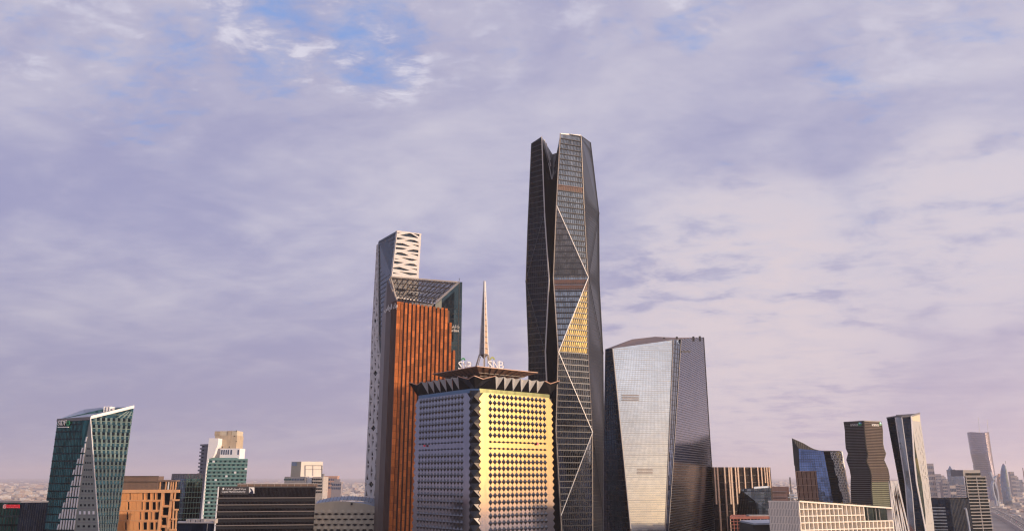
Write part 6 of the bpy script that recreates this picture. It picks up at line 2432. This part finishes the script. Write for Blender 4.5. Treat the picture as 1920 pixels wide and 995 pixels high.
def facet_white_tower():
    Y = 450.0
    c6 = lambda x, y: (1655 + x / 4.324, 765 + y / 4.324)
    def E(pts, dy):
        return edge(*[(*c6(x, y), Y + dy) for x, y in pts])
    e0 = E([(33, 78), (135, 620), (206, 940), (216, 995)], 6)
    e1 = E([(100, 66), (181, 600), (207, 920), (218, 995)], 2)
    e2 = E([(153, 68), (240, 690), (264, 995)], 0)
    e3 = E([(229, 62), (251, 400), (272, 600), (347, 995)], 0)
    e4 = E([(232, 64), (263, 300), (318, 600), (347, 850), (349, 995)], 1.5)
    e5 = E([(298, 40), (360, 470), (415, 930), (420, 995)], 24)
    T = Thing('white_facet_tower', 'slim faceted tower with dark glass strips and a white side pricked by small dark windows', 'tower', Vector((e2[0].x, Y, 0)))
    fs = [Face(e0, e1), Face(e1, e2), Face(e2, e3), Face(e3, e4), Face(e4, e5)]
    for f, m, nm in zip(fs, ('navy', 'silver', 'navy', 'facet_green', 'facet_white'), ('dark_strip', 'silver_strip', 'dark_strip', 'green_facet', 'white_wall')):
        T.add(f.surf(), nm, MT[m], None, f.u)
    zm = zrow(995, Y) - 8
    for f in (fs[0], fs[2]):
        z = f.zlow - 1
        while z > zm:
            mb = MB()
            f.ledge(mb, z, 0.22, 0.18)
            T.add(mb, 'floor_band', MT['mullion_dark'])
            z -= 1.9
    trim(T, [p + Vector((0, -.3, 0)) for p in e3], 0.38, MT['white'], 'white_edge')
    trim(T, [p for p in e2], 0.2, MT['white_metal'])
    trim(T, [p for p in e1], 0.2, MT['white_metal'])
    f = fs[4]
    rnd = random.Random(11)
    for i in range(46):
        y = 800 + i * 4.1
        z = f.pt(1725, y).z
        for t in (rnd.uniform(.2, .5), rnd.uniform(.55, .9)):
            if rnd.random() < 0.75:
                p = f.at(t, z)
                mb = MB()
                w, h = 0.28, 0.8
                mb.prism([p + f.u * (-w) - UP * h, p + f.u * w - UP * h, p + f.u * w + UP * h, p - f.u * w + UP * h], f.h, -0.1, 0.06)
                T.add(mb, 'window', MT['mullion'])
    f = fs[1]
    for px, py in ((1687.3, 830.5), (1688, 841), (1703.5, 950), (1704, 965)):
        p = f.pt(px, py)
        mb = MB()
        mb.prism([p + f.u * (-.4) - UP * .5, p + f.u * .4 - UP * .5, p + f.u * .4 + UP * .5, p - f.u * .4 + UP * .5], f.h, -0.1, 0.1)
        T.add(mb, 'window', MT['black'])
    # open crown frame
    n0, n1 = e3[0], e5[0]
    mb = MB()
    mb.prism([fs[4].pt(1709, 781), fs[4].pt(1724.5, 777), fs[4].pt(1725, 790), fs[4].pt(1711, 788)], fs[4].h, 0.02, 0.1)
    T.add(mb, 'crown_recess', MT['beige'])
    trim(T, [e3[0], e5[0]], 0.4, MT['mullion'], 'crown_beam')
    trim(T, [e0[0], e1[0], e2[0], e3[0]], 0.35, MT['mullion'], 'coping')
    A, B = shift(e5, -8, 12), shift(e0, 15, 26)
    mb = MB()
    for g in (Face(e5, A), Face(A, B), Face(B, e0)):
        g.surf(mb)
    T.add(mb, 'rear_wall', MT['facet_white'], None, Vector((1, 0, 0)))
    mb = MB()
    mid = at(1693, 781, Y + 16)
    mb.poly([e0[0], e1[0], e2[0], mid])
    mb.poly([e2[0], e3[0], e5[0], mid])
    mb.poly([e0[0], mid, e5[0], A[0], B[0]])
    T.add(mb, 'roof', MT['roofdark'])


def dark_low_block():
    Y = 560.0
    L, M, Rr = vert(1744, 934, Y), vert(1780, 934.5, Y - 2), vert(1817, 935, Y + 4)
    for e in (L, Rr):
        e[0].z = M[0].z
    T = Thing('dark_low_block', 'low dark glass block with teal bands, left of the balcony tower', 'building', M[1])
    f1, f2 = Face(L, M), Face(M, Rr)
    T.add(f1.surf(), 'left_wall', MT['navy'], None, f1.u)
    T.add(f2.surf(), 'wall', MT['navy'], None, f2.u)
    for k in range(10):
        mb = MB()
        f1.ledge(mb, f1.zlow - 5.6 - k * 2.0, 0.75, 0.25, t1=0.72)
        T.add(mb, 'teal_band', MT['silver'], None, f1.u)
    mb = MB()
    for i in range(1, 14):
        f2.vline(mb, i / 14, 0.09, 0.1, f2.zlow, f2.zlow - 26)
    T.add(mb, 'mullion_bars', MT['mullion_dark'], kind='stuff')
    shell(T, [L, M, Rr], MT['navy'], MT['roofdark'], 24)
    T2 = Thing('curved_rail', 'thin pale curved pole standing before the dark low block', 'pole', at(1812, 975, 520))
    mb = MB()
    pts = [at(1808.5, 953, 520), at(1810.5, 952, 520), at(1812, 958, 520), at(1814.5, 972, 520), at(1817, 985, 520), at(1819, 1000, 520)]
    pts.append(Vector((pts[-1].x + 6, pts[-1].y, 0)))
    tube_line(mb, pts, 0.45)
    T2.add(mb, 'pole', MT['bluegrey'])


def balcony_tower():
    Y = 680.0
    L = edge((1808, 892, Y), (1820.5, 995, Y))
    Rr = edge((1847, 892, Y + 6), (1861.2, 995, Y + 6))
    T = Thing('balcony_tower', 'grey tower of stacked pale balcony slabs before the hazy highway', 'tower', Vector((L[0].x, Y, 0)))
    f = Face(L, Rr)
    T.add(f.surf(), 'wall', MT['teal_dark'], None, f.u)
    dz = 5.55 * Y / F
    for k in range(20):
        z = L[0].z - 0.5 - k * dz
        mb = MB()
        f.ledge(mb, z, 0.75, 1.3)
        T.add(mb, 'balcony_slab', MT['slab_grey'])
        mb = MB()
        for i in range(10):
            if (i * 3 + k * 5) % 5 == 0:
                t = 0.04 + i / 10
                p, q = f.at(t, z - 0.4), f.at(min(1, t + 0.045), z - 0.4)
                mb.prism([p - UP * (dz - .7), q - UP * (dz - .7), q, p], f.h, 0, 0.35)
        T.add(mb, 'balcony_piers', MT['grey'], kind='stuff')
    a, b = f.pt(1808.5, 892) , f.pt(1841, 892)
    zt = at(1825, 880.3, Y).z
    mb = MB()
    mb.prism([a, b, Vector((b.x, b.y, zt)), Vector((a.x, a.y, zt))], f.h, -14, -1)
    T.add(mb, 'penthouse', MT['slab_grey'])
    mb = MB()
    mb.prism(f.quad(1812, 886, 1840, 890.5), f.h, -1.0, -0.8)
    T.add(mb, 'penthouse_window', MT['teal_dark'], None, f.u)
    shell(T, [L, Rr], MT['grey'], MT['roofdark'], 24)


# ================================================================== far skyline
def far_round_tower():
    Y = 4000.0
    T = Thing('round_tower', 'tall hazy rounded tower with two roof masts and a sunlit edge', 'tower', at(1850, 930, Y))
    base = at(1858, 934, Y)
    n = 20
    def ring(pxl, pxr, py):
        a, b = at(pxl, py, Y), at(pxr, py, Y)
        c, r = (a + b) / 2, (b.x - a.x) / 2
        return [Vector((c.x + r * math.cos(t), Y + 60 + 60 * math.sin(t), c.z)) for t in frange(0, 2 * math.pi, n)[:-1]]
    rows = [ring(1829.8, 1863, 809.5), ring(1837, 1868.5, 850), ring(1845, 1873, 880), ring(1851, 1878, 912), ring(1852, 1880, 940)]
    rows[0] = [p + UP * (4.0 * (abs(p.x - (rows[0][0].x + rows[0][n // 2].x) / 2) / (abs(rows[0][0].x - rows[0][n // 2].x) / 2)) ** 2 * 1.6 - 3) for p in rows[0]]
    rows.append([Vector((p.x, p.y, 0)) for p in rows[-1]])
    mb = MB()
    for A, B in zip(rows, rows[1:]):
        for i in range(n):
            j = (i + 1) % n
            mb.poly([A[i], A[j], B[j], B[i]])
    T.add(mb, 'wall', MT['rafal'], None, Vector((1, 0, 0)))
    mb = MB()
    mb.poly(rows[0])
    T.add(mb, 'roof', MT['grey'])
    mb = MB()
    for k in range(1, 30):
        z = rows[0][0].z - 8 - k * 9
        for A, B in zip(rows, rows[1:]):
            if A[0].z >= z > B[0].z:
                s = (z - B[0].z) / (A[0].z - B[0].z)
                P = [B[i].lerp(A[i], s) for i in range(n)]
                for i in range(n):
                    a, b = P[i], P[(i + 1) % n]
                    o = Vector((0, -0.9, 0))
                    mb.bar(Vector((a.x, a.y, z)) + o, Vector((b.x, b.y, z)) + o, Vector((0, 0.5, 0)), UP * 0.35)
    T.add(mb, 'floor_bands', MT['far_mauve'], kind='stuff')
    for a, b in (((1834.8, 783), (1836.5, 811)), ((1851, 786), (1852.8, 811))):
        mb = MB()
        mb.rod(at(*a, Y + 60), at(*b, Y + 60), 0.9)
        T.add(mb, 'mast', MT['white_metal'])


def far_block(px0, px1, py, pyb, Y, mat, name, label, side=0.25, crown=None, bands=6, cols=4):
    T = Thing(name, label, 'tower', at((px0 + px1) / 2, pyb, Y), 'towers on the hazy horizon')
    a, b = at(px0, py, Y), at(px1, py, Y)
    w = b.x - a.x
    m = a.x + w * (1 - side)
    d = w * 0.8
    mb = MB()
    mb.box(a.x, b.x, Y, Y + d, 0, a.z)
    T.add(mb, 'wall', mat, None, Vector((1, 0, 0)))
    zb = at(px0, pyb, Y).z
    for k in range(bands):
        z = a.z - (a.z - max(0, zb)) * (k + 0.7) / (bands + 0.5)
        h = (a.z - max(0, zb)) / (bands + 0.5) * 0.28
        for c in range(cols):
            x0 = a.x + w * (c + 0.2) / cols
            mb = MB()
            mb.box(x0, x0 + w * 0.6 / cols, Y - 0.8, Y + 0.2, z - h, z + h)
            T.add(mb, 'window', MT['far_glass'], None, Vector((1, 0, 0)))
    mb = MB()
    cx = (a.x + b.x) / 2
    if crown == 'step':
        mb.box(cx - w * .3, cx + w * .3, Y + d * .2, Y + d * .7, a.z, a.z + w * 0.3)
    elif crown == 'point':
        mb.v += [(cx - w * .45, Y, a.z), (cx + w * .1, Y, a.z), (cx + w * .1, Y + d * .6, a.z), (cx - w * .45, Y + d * .6, a.z), (cx - w * .1, Y + d * .3, a.z + w * 0.7)]
        mb.f += [(0, 1, 4), (1, 2, 4), (2, 3, 4), (3, 0, 4)]
    elif crown == 'slope':
        mb.prism([Vector((a.x, Y, a.z)), Vector((b.x, Y, a.z)), Vector((a.x, Y, a.z + w * 0.5))], Vector((0, -1, 0)), -d, 0)
    else:
        mb.box(a.x - w * .02, b.x + w * .02, Y - 1, Y + d + 1, a.z, a.z + w * .06)
    T.add(mb, 'crown', mat)
    return T


def far_skyline():
    far_round_tower()
    far_block(1737.5, 1750, 869, 934, 3600, MT['far_mauve'], 'far_tower', 'mauve slab tower on the hazy horizon, just right of the white facet tower', crown='flat')
    far_block(1753.5, 1764, 888.5, 925, 4400, MT['far_mauve'], 'far_tower', 'short flat topped mauve tower, between the mauve slab and the domed towers', crown='flat')
    far_block(1765, 1773, 893, 925, 5000, MT['far_mauve'], 'far_tower', 'faint low mauve block behind the pale spired building', crown='step', bands=3)
    far_block(1779, 1790, 880, 930, 3300, MT['far_glass'], 'far_tower', 'dark blue glass tower with a pointed top on the horizon', crown='point')
    far_block(1791, 1806, 887, 935, 3500, MT['far_glass'], 'far_tower', 'blue grey tower with a slanted top on the horizon', crown='slope')
    far_block(1766, 1779, 903, 937, 2700, MT['far_mauve'], 'far_tower', 'squat mauve apartment tower behind the dark low block', crown='step', bands=5)
    far_block(1780.5, 1791.5, 910, 938, 2400, MT['far_pale'], 'far_tower', 'pale stone block with arched top bays behind the dark low block', crown='flat', bands=2)
    far_block(1792, 1799, 908, 938, 2500, MT['far_mauve'], 'far_tower', 'narrow brown apartment tower, left one of a close pair', crown='step')
    far_block(1800.5, 1808, 909, 938, 2550, MT['far_mauve'], 'far_tower', 'narrow brown apartment tower, right one of a close pair beside the balcony tower', crown='flat')
    far_block(1828.5, 1838, 871.5, 930, 4300, MT['far_glass'], 'far_tower', 'blue grey slab half hidden behind the rounded tower', crown='flat')
    far_block(1893.5, 1901, 884, 940, 4600, MT['far_mauve'], 'far_tower', 'grey slab close behind the blue bullet tower', crown='flat')
    far_block(1872, 1881, 890, 935, 4200, MT['pinkb'], 'far_tower', 'pink block at the foot of the rounded tower', crown='step', bands=5)
    far_block(608.5, 632.5, 893, 919, 2600, MT['pinkb'], 'far_tower', 'wide pink block in the haze behind the lace building', crown='flat', bands=3, cols=6)
    far_block(622, 640, 903, 920, 2300, MT['far_mauve'], 'far_tower', 'low mauve block before the wide pink one', crown='step', bands=2, cols=5)
    far_block(1902, 1909, 893, 940, 5600, MT['far_mauve'], 'far_tower', 'faint grey tower in the haze right of the blue bullet tower', crown='step', bands=4)
    far_block(1909.5, 1917, 899, 940, 5900, MT['far_glass'], 'far_tower', 'faint blue grey tower beside the radio mast', crown='flat', bands=3)
    far_block(1772, 1779, 897, 925, 5400, MT['far_mauve'], 'far_tower', 'faint narrow tower just left of the pointed glass tower', crown='flat', bands=3)
    far_block(1752, 1757, 897, 925, 6000, MT['far_pale'], 'far_tower', 'faint pale slab between the mauve slab tower and the short mauve one', crown='flat', bands=3)
    far_block(1864, 1871, 903, 936, 5200, MT['far_mauve'], 'far_tower', 'faint low tower behind the crossed curving blades', crown='flat', bands=3)
    # blue bullet tower
    Y = 3500.0
    T = Thing('bullet_tower', 'blue glass tower with a rounded bullet top on the horizon', 'tower', at(1890, 936, Y), 'towers on the hazy horizon')
    n = 14
    prof = [(1884.6, 1885.6, 868), (1882.6, 1889, 873), (1881, 1891.5, 882), (1880.6, 1893.5, 895), (1882, 1896.5, 912), (1885.5, 1901, 938)]
    rings = []
    for l, r, y in prof:
        a, b = at(l, y, Y), at(r, y, Y)
        c, rr = (a + b) / 2, (b.x - a.x) / 2
        rings.append([Vector((c.x + rr * math.cos(t), Y + 16 + rr * math.sin(t), c.z)) for t in frange(0, 2 * math.pi, n)[:-1]])
    rings.append([Vector((p.x, p.y, 0)) for p in rings[-1]])
    mb = MB()
    for A, B in zip(rings, rings[1:]):
        for i in range(n):
            j = (i + 1) % n
            mb.poly([A[i], A[j], B[j], B[i]])
    mb.poly(rings[0])
    T.add(mb, 'wall', MT['far_glass'], None, Vector((1, 0, 0)))
    mb = MB()
    mb.rod(at(1885.2, 868.5, Y + 16), at(1885, 863.5, Y + 16), 0.6)
    T.add(mb, 'finial', MT['mullion'])
    # crossed blades
    Y = 3200.0
    T = Thing('twisted_tower', 'pair of pale crossed curving blades before the rounded tower', 'tower', at(1866, 936, Y), 'towers on the hazy horizon')
    for pts in (((1855.8, 884), (1859, 893), (1864, 905), (1868.5, 918), (1870.5, 928), (1870.5, 938)), ((1867.5, 891), (1863, 898), (1860, 908), (1861, 918), (1863.5, 928), (1867, 938))):
        mb = MB()
        P = [at(x, y, Y) for x, y in pts]
        P.append(Vector((P[-1].x, Y, 0)))
        for a, b in zip(P, P[1:]):
            mb.bar(a, b, Vector((2.4, 0, 0)), Vector((0, 7, 0)))
        T.add(mb, 'blade', MT['bluegrey'])
    mb = MB()
    P = [at(x, y, Y + 8) for x, y in ((1862, 899), (1868, 916), (1870, 936), (1863, 936), (1861, 912))]
    mb.prism(P, Vector((0, -1, 0)), -14, 0)
    T.add(mb, 'glass_core', MT['far_glass'], None, Vector((1, 0, 0)))
    # thin mast at the right border
    Y = 3000.0
    T = Thing('radio_mast', 'thin radio mast at the right border above the haze', 'mast', at(1918, 930, Y))
    mb = MB()
    p = at(1917.5, 876, Y)
    for dx in (-4, 4):
        mb.rod(Vector((p.x + dx, p.y, 0)), Vector((p.x + dx * .1, p.y, p.z)), 0.7)
    for k in range(16):
        z0, z1 = p.z * k / 16, p.z * (k + 1) / 16
        s = 1 if k % 2 else -1
        mb.rod(Vector((p.x - s * 4 * (1 - k / 16), p.y, z0)), Vector((p.x + s * 4 * (1 - (k + 1) / 16), p.y, z1)), 0.45)
    T.add(mb, 'mast', MT['mullion'])
    mb = MB()
    mb.box(p.x - 9, p.x + 9, p.y - 3, p.y + 3, p.z * .62, p.z * .62 + 5)
    T.add(mb, 'platform', MT['grey'])


# ================================================================== ground, highway, low city
def ground_mat():
    m, t = new_mat('sandy city ground')
    oc = t.n('ShaderNodeTexCoord').outputs['Object']
    v = t.n('ShaderNodeMapping', {'Vector': oc, 'Scale': (1 / 900, 1 / 900, 1)}).outputs[0]
    a = t.n('ShaderNodeTexNoise', {'Vector': v, 'Scale': 1.0, 'Detail': 8.0, 'Roughness': 0.6}).outputs[0]
    b = t.n('ShaderNodeTexVoronoi', {'Vector': v, 'Scale': 9.0}).outputs['Color']
    bs = t.n('ShaderNodeSeparateXYZ', {0: b}).outputs[0]
    c = t.mix(t.mr(a, 0.35, 0.65), (0.17, 0.145, 0.13), (0.33, 0.28, 0.25))
    c = t.mix(t.mr(bs, 0.6, 1.0, 0.0, 0.5, smooth=False), c, (0.14, 0.13, 0.12))
    p = t.n('ShaderNodeBsdfPrincipled', {'Base Color': c, 'Roughness': 0.95})
    t.n('ShaderNodeOutputMaterial', {0: p.outputs[0]})
    return m


def ground():
    mb = MB()
    r = 40000
    mb.poly([Vector((-r, -r, 0)), Vector((r, -r, 0)), Vector((r, r, 0)), Vector((-r, r, 0))])
    structure(mb, 'ground', ground_mat())
    # the highway on the right
    zh = 9.0
    def gp(px, py, z=zh):
        d = ray(px, py)
        k = (z - CAM.z) / d.z
        return CAM + d * k
    far = [(1868, 949.5), (1880, 952.5), (1895, 959), (1910, 966.5), (1935, 979.5)]
    near = [(1846, 952.5), (1862, 959.5), (1880, 969.5), (1898, 980.5), (1925, 998)]
    A = [gp(*p) for p in far]
    B = [gp(*p) for p in near]
    A.append(A[-1] + (A[-1] - A[-2]) * 1.4)
    B.append(B[-1] + (B[-1] - B[-2]) * 1.4)
    A.insert(0, A[0] + (A[0] - A[1]) * 0.8)
    B.insert(0, B[0] + (B[0] - B[1]) * 0.8)
    mb = MB()
    for i in range(len(A) - 1):
        mb.poly([B[i], B[i + 1], A[i + 1], A[i]])
    structure(mb, 'highway_road', MT['asphalt'])
    mb = MB()
    for P in (A, B):
        for p, q in zip(P, P[1:]):
            mb.bar(p + UP * .5, q + UP * .5, Vector((1.2, 0, 0)), UP * 0.7)
    for i in range(len(A) - 1):
        for s in (0.49, 0.51):
            mb.bar(A[i].lerp(B[i], s) + UP * .5, A[i + 1].lerp(B[i + 1], s) + UP * .5, Vector((0.8, 0, 0)), UP * 0.6)
    structure(mb, 'highway_kerb', MT['kerb'])
    mb = MB()
    for s in (0.12, 0.24, 0.36, 0.64, 0.76, 0.88):
        for i in range(len(A) - 1):
            p, q = A[i].lerp(B[i], s), A[i + 1].lerp(B[i + 1], s)
            for j in range(12):
                a, b = p.lerp(q, j / 12), p.lerp(q, j / 12 + 0.04)
                w = Vector((0.5, 0, 0))
                mb.poly([a - w + UP * .06, a + w + UP * .06, b + w + UP * .06, b - w + UP * .06])
    structure(mb, 'lane_markings', MT['wht'])
    mb = MB()
    for P in (A, B):
        for p, q in zip(P, P[1:]):
            mb.poly([Vector((p.x, p.y, 0)), Vector((q.x, q.y, 0)), q - UP * 0.4, p - UP * 0.4])
    structure(mb, 'highway_embankment_wall', MT['kerb'])
    # cars
    def car_mesh(col):
        m = MB()
        m.box(-2.3, 2.3, -0.95, 0.95, 0.35, 0.95)
        m.hexa([Vector(q) for q in ((-1.4, -.9, .95), (1.2, -.9, .95), (1.2, .9, .95), (-1.4, .9, .95), (-0.9, -.75, 1.5), (0.6, -.75, 1.5), (0.6, .75, 1.5), (-0.9, .75, 1.5))])
        for x in (-1.4, 1.4):
            for y in (-.98, .8):
                m.box(x - .35, x + .35, y, y + .18, 0, 0.7)
        me = m.mesh('car')
        me.materials.append(col)
        return me
    cms = [car_mesh(MT[k]) for k in ('wht', 'dark', 'grey', 'white', 'red')]
    nm = ('white', 'black', 'grey', 'bright white', 'red')
    rnd = random.Random(21)
    for i in range(34):
        k = rnd.randrange(2, len(A) - 2)
        t, s = rnd.random(), rnd.choice((0.07, 0.18, 0.30, 0.42, 0.58, 0.70, 0.82, 0.93))
        p = A[k].lerp(A[k + 1], t).lerp(B[k].lerp(B[k + 1], t), s)
        d = A[k + 1] - A[k]
        ci = rnd.choice((0, 0, 1, 1, 2, 3, 4))
        o = bpy.data.objects.new('parked_car' if False else 'car', cms[ci])
        o.location = p + UP * 0.05
        o.rotation_euler = (0, 0, math.atan2(d.y, d.x))
        o['label'] = 'tiny %s car driving on the distant highway' % nm[ci]
        o['category'] = 'car'
        o['group'] = 'cars on the highway'
        COL.objects.link(o)
    # street lamps along the median
    lm = MB()
    lm.box(-.15, .15, -.15, .15, 0, 12)
    lm.box(-2.6, 2.6, -.1, .1, 11.8, 12)
    lm.box(-2.9, -2.0, -.2, .2, 11.65, 11.85)
    lm.box(2.0, 2.9, -.2, .2, 11.65, 11.85)
    lme = lm.mesh('street_lamp')
    lme.materials.append(MT['mullion'])
    for k in range(1, len(A) - 1):
        for j in range(3):
            t = (j + .5) / 3
            p = A[k].lerp(A[k + 1], t).lerp(B[k].lerp(B[k + 1], t), 0.5)
            o = bpy.data.objects.new('street_lamp', lme)
            o.location = p
            o.rotation_euler = (0, 0, 0.5)
            o['label'] = 'double armed street lamp on the median of the distant highway'
            o['category'] = 'street lamp'
            o['group'] = 'street lamps of the highway'
            COL.objects.link(o)


def house_meshes():
    out = []
    rnd = random.Random(4)
    for v in range(7):
        m = MB()
        w, d, h = rnd.uniform(14, 30), rnd.uniform(12, 24), rnd.uniform(6, 13)
        m.box(-w / 2, w / 2, -d / 2, d / 2, 0, h)
        m.box(-w / 2, w / 2, -d / 2 - .1, -d / 2 + .4, h, h + 1)
        m.box(-w / 2, -w / 2 + .5, -d / 2 + .41, d / 2, h, h + 1)
        m.box(w / 2 - .5, w / 2, -d / 2 + .41, d / 2, h, h + 1)
        m.box(-w * .1, w * .25, -d * .1, d * .3, h, h + 3.2)
        if v % 2:
            m.box(w / 2, w / 2 + w * .5, -d * .3, d * .4, 0, h * .6)
        out.append(m)
    return out


def low_city():
    rnd = random.Random(12)
    tmpl = house_meshes()
    cols = [matte('house ' + n, c, 0.9, 0.12) for n, c in (('cream', (0.38, 0.345, 0.32)), ('white', (0.47, 0.46, 0.46)), ('sand', (0.28, 0.24, 0.22)), ('rose', (0.31, 0.25, 0.235)))]
    names = ('cream', 'white', 'sand coloured', 'rose')
    meshes = []
    for i, m in enumerate(tmpl):
        row = []
        for c in cols:
            me = m.mesh('house')
            me.materials.append(c)
            row.append(me)
        meshes.append(row)
    spans = ((-10, 92, 899, 946), (464, 548, 897, 907), (592, 694, 899, 942), (1444, 1496, 899, 936), (1746, 1925, 905, 985), (1745, 1800, 908, 932), (606, 690, 905, 940))
    wts = (70, 26, 60, 18, 70, 26, 30)
    n = 0
    for (x0, x1, y0, y1), c in zip(spans, wts):
        for _ in range(c):
            px, py = rnd.uniform(x0, x1), y0 + (y1 - y0) * rnd.random() ** 1.1
            d = ray(px, py)
            p = CAM + d * ((0 - CAM.z) / d.z)
            if px > 1840 and py > 945 and p.x > 0 and py - 945 > (px - 1846) * 0.35:
                continue
            ci = rnd.choice((0, 0, 1, 1, 2, 3))
            o = bpy.data.objects.new('house', rnd.choice(meshes)[ci])
            o.location = (p.x, p.y, 0)
            s = rnd.uniform(0.7, 1.4) * (1 if p.y < 5000 else 1.6)
            o.scale = (s * 1.2, s, s * rnd.uniform(0.6, 1.2))
            o.rotation_euler = (0, 0, rnd.choice((0.35, 0.35, -1.22)) + rnd.uniform(-.06, .06))
            o['label'] = '%s flat roofed low house in the hazy city beyond the towers' % names[ci]
            o['category'] = 'house'
            o['group'] = 'low houses of the far city'
            COL.objects.link(o)
            n += 1
    # the countless rest of the town as one mass
    mats = {}
    mbs = [MB() for _ in cols]
    for _ in range(7000):
        y = 2400 * (14000 / 2400) ** rnd.random()
        x = rnd.uniform(-0.75, 0.75) * y
        if 2300 < y < 6500 and 0.53 < x / y < 0.70 and rnd.random() < 0.6:
            continue
        k = 1 + y / 9000
        w, dd, h = rnd.uniform(8, 24) * k, rnd.uniform(8, 24) * k, rnd.uniform(4, 11) * (1.6 if rnd.random() < 0.06 else 1)
        a = 0.35 + rnd.uniform(-.05, .05)
        u, v = Vector((math.cos(a), math.sin(a), 0)) * w / 2, Vector((-math.sin(a), math.cos(a), 0)) * dd / 2
        c = Vector((x, y, 0))
        mb = mbs[rnd.choice((0, 0, 1, 1, 2, 3))]
        t = UP * h
        mb.hexa((c - u - v, c + u - v, c + u + v, c - u + v, c - u - v + t, c + u - v + t, c + u + v + t, c - u + v + t))
    full = MB()
    me = bpy.data.meshes.new('far_town')
    vs, fs, mi = [], [], []
    for i, mb in enumerate(mbs):
        b = len(vs)
        vs += mb.v
        fs += [tuple(b + q for q in f) for f in mb.f]
        mi += [i] * len(mb.f)
    me.from_pydata(vs, [], fs)
    for c in cols:
        me.materials.append(c)
    me.polygons.foreach_set('material_index', mi)
    o = bpy.data.objects.new('far_town', me)
    o['kind'] = 'stuff'
    o['label'] = 'countless low pale houses of the city fading into haze'
    o['category'] = 'town'
    COL.objects.link(o)
    # dark trees between the houses
    leaf = matte('dusty tree leaves', (0.055, 0.065, 0.035), 0.9, 0.4, 0.2, streak=False)
    mb = MB()
    for _ in range(900):
        y = 2300 * (6000 / 2300) ** rnd.random()
        x = rnd.uniform(-0.72, 0.75) * y
        r = rnd.uniform(2.5, 6)
        for _k in range(7):
            a, b2 = rnd.uniform(0, 6.28), rnd.uniform(-.6, 1)
            p = Vector((x + math.cos(a) * r * .6, y + math.sin(a) * r * .6, r * (0.9 + b2 * .6)))
            q = r * .5
            mb.poly([p + Vector((rnd.uniform(-q, q), rnd.uniform(-q, q), rnd.uniform(-q, q))) for _j in range(3)])
    structure(mb, 'far_trees', leaf, 'stuff', 'dark dusty trees scattered among the far houses', 'trees')


def haze():
    m, t = new_mat('evening haze')
    v = t.n('ShaderNodeVolumePrincipled', {'Color': (0.86, 0.84, 0.93, 1), 'Density': HAZE, 'Anisotropy': 0.25})
    t.n('ShaderNodeOutputMaterial', {'Volume': v.outputs[0]})
    mb = MB()
    mb.box(-41000, 41000, -41000, 41000, -1.0, 420.0)
    structure(mb, 'haze', m, 'stuff')


HAZE = 0.00006
for build in (ground, studded_tower, facet_tower, copper_tower, lattice_tower, crystal_tower, green_tower, red_sign_building, stone_building, teal_block,
              stepped_tower, charcoal_block, cube_block, lace_building, navy_block, striped_building, steel_blue_block, red_block, pink_block,
              grid_building, sail_building, slat_block, wavy_tower, rake_building, facet_white_tower, dark_low_block, balcony_tower,
              far_skyline, low_city, haze):
    build()
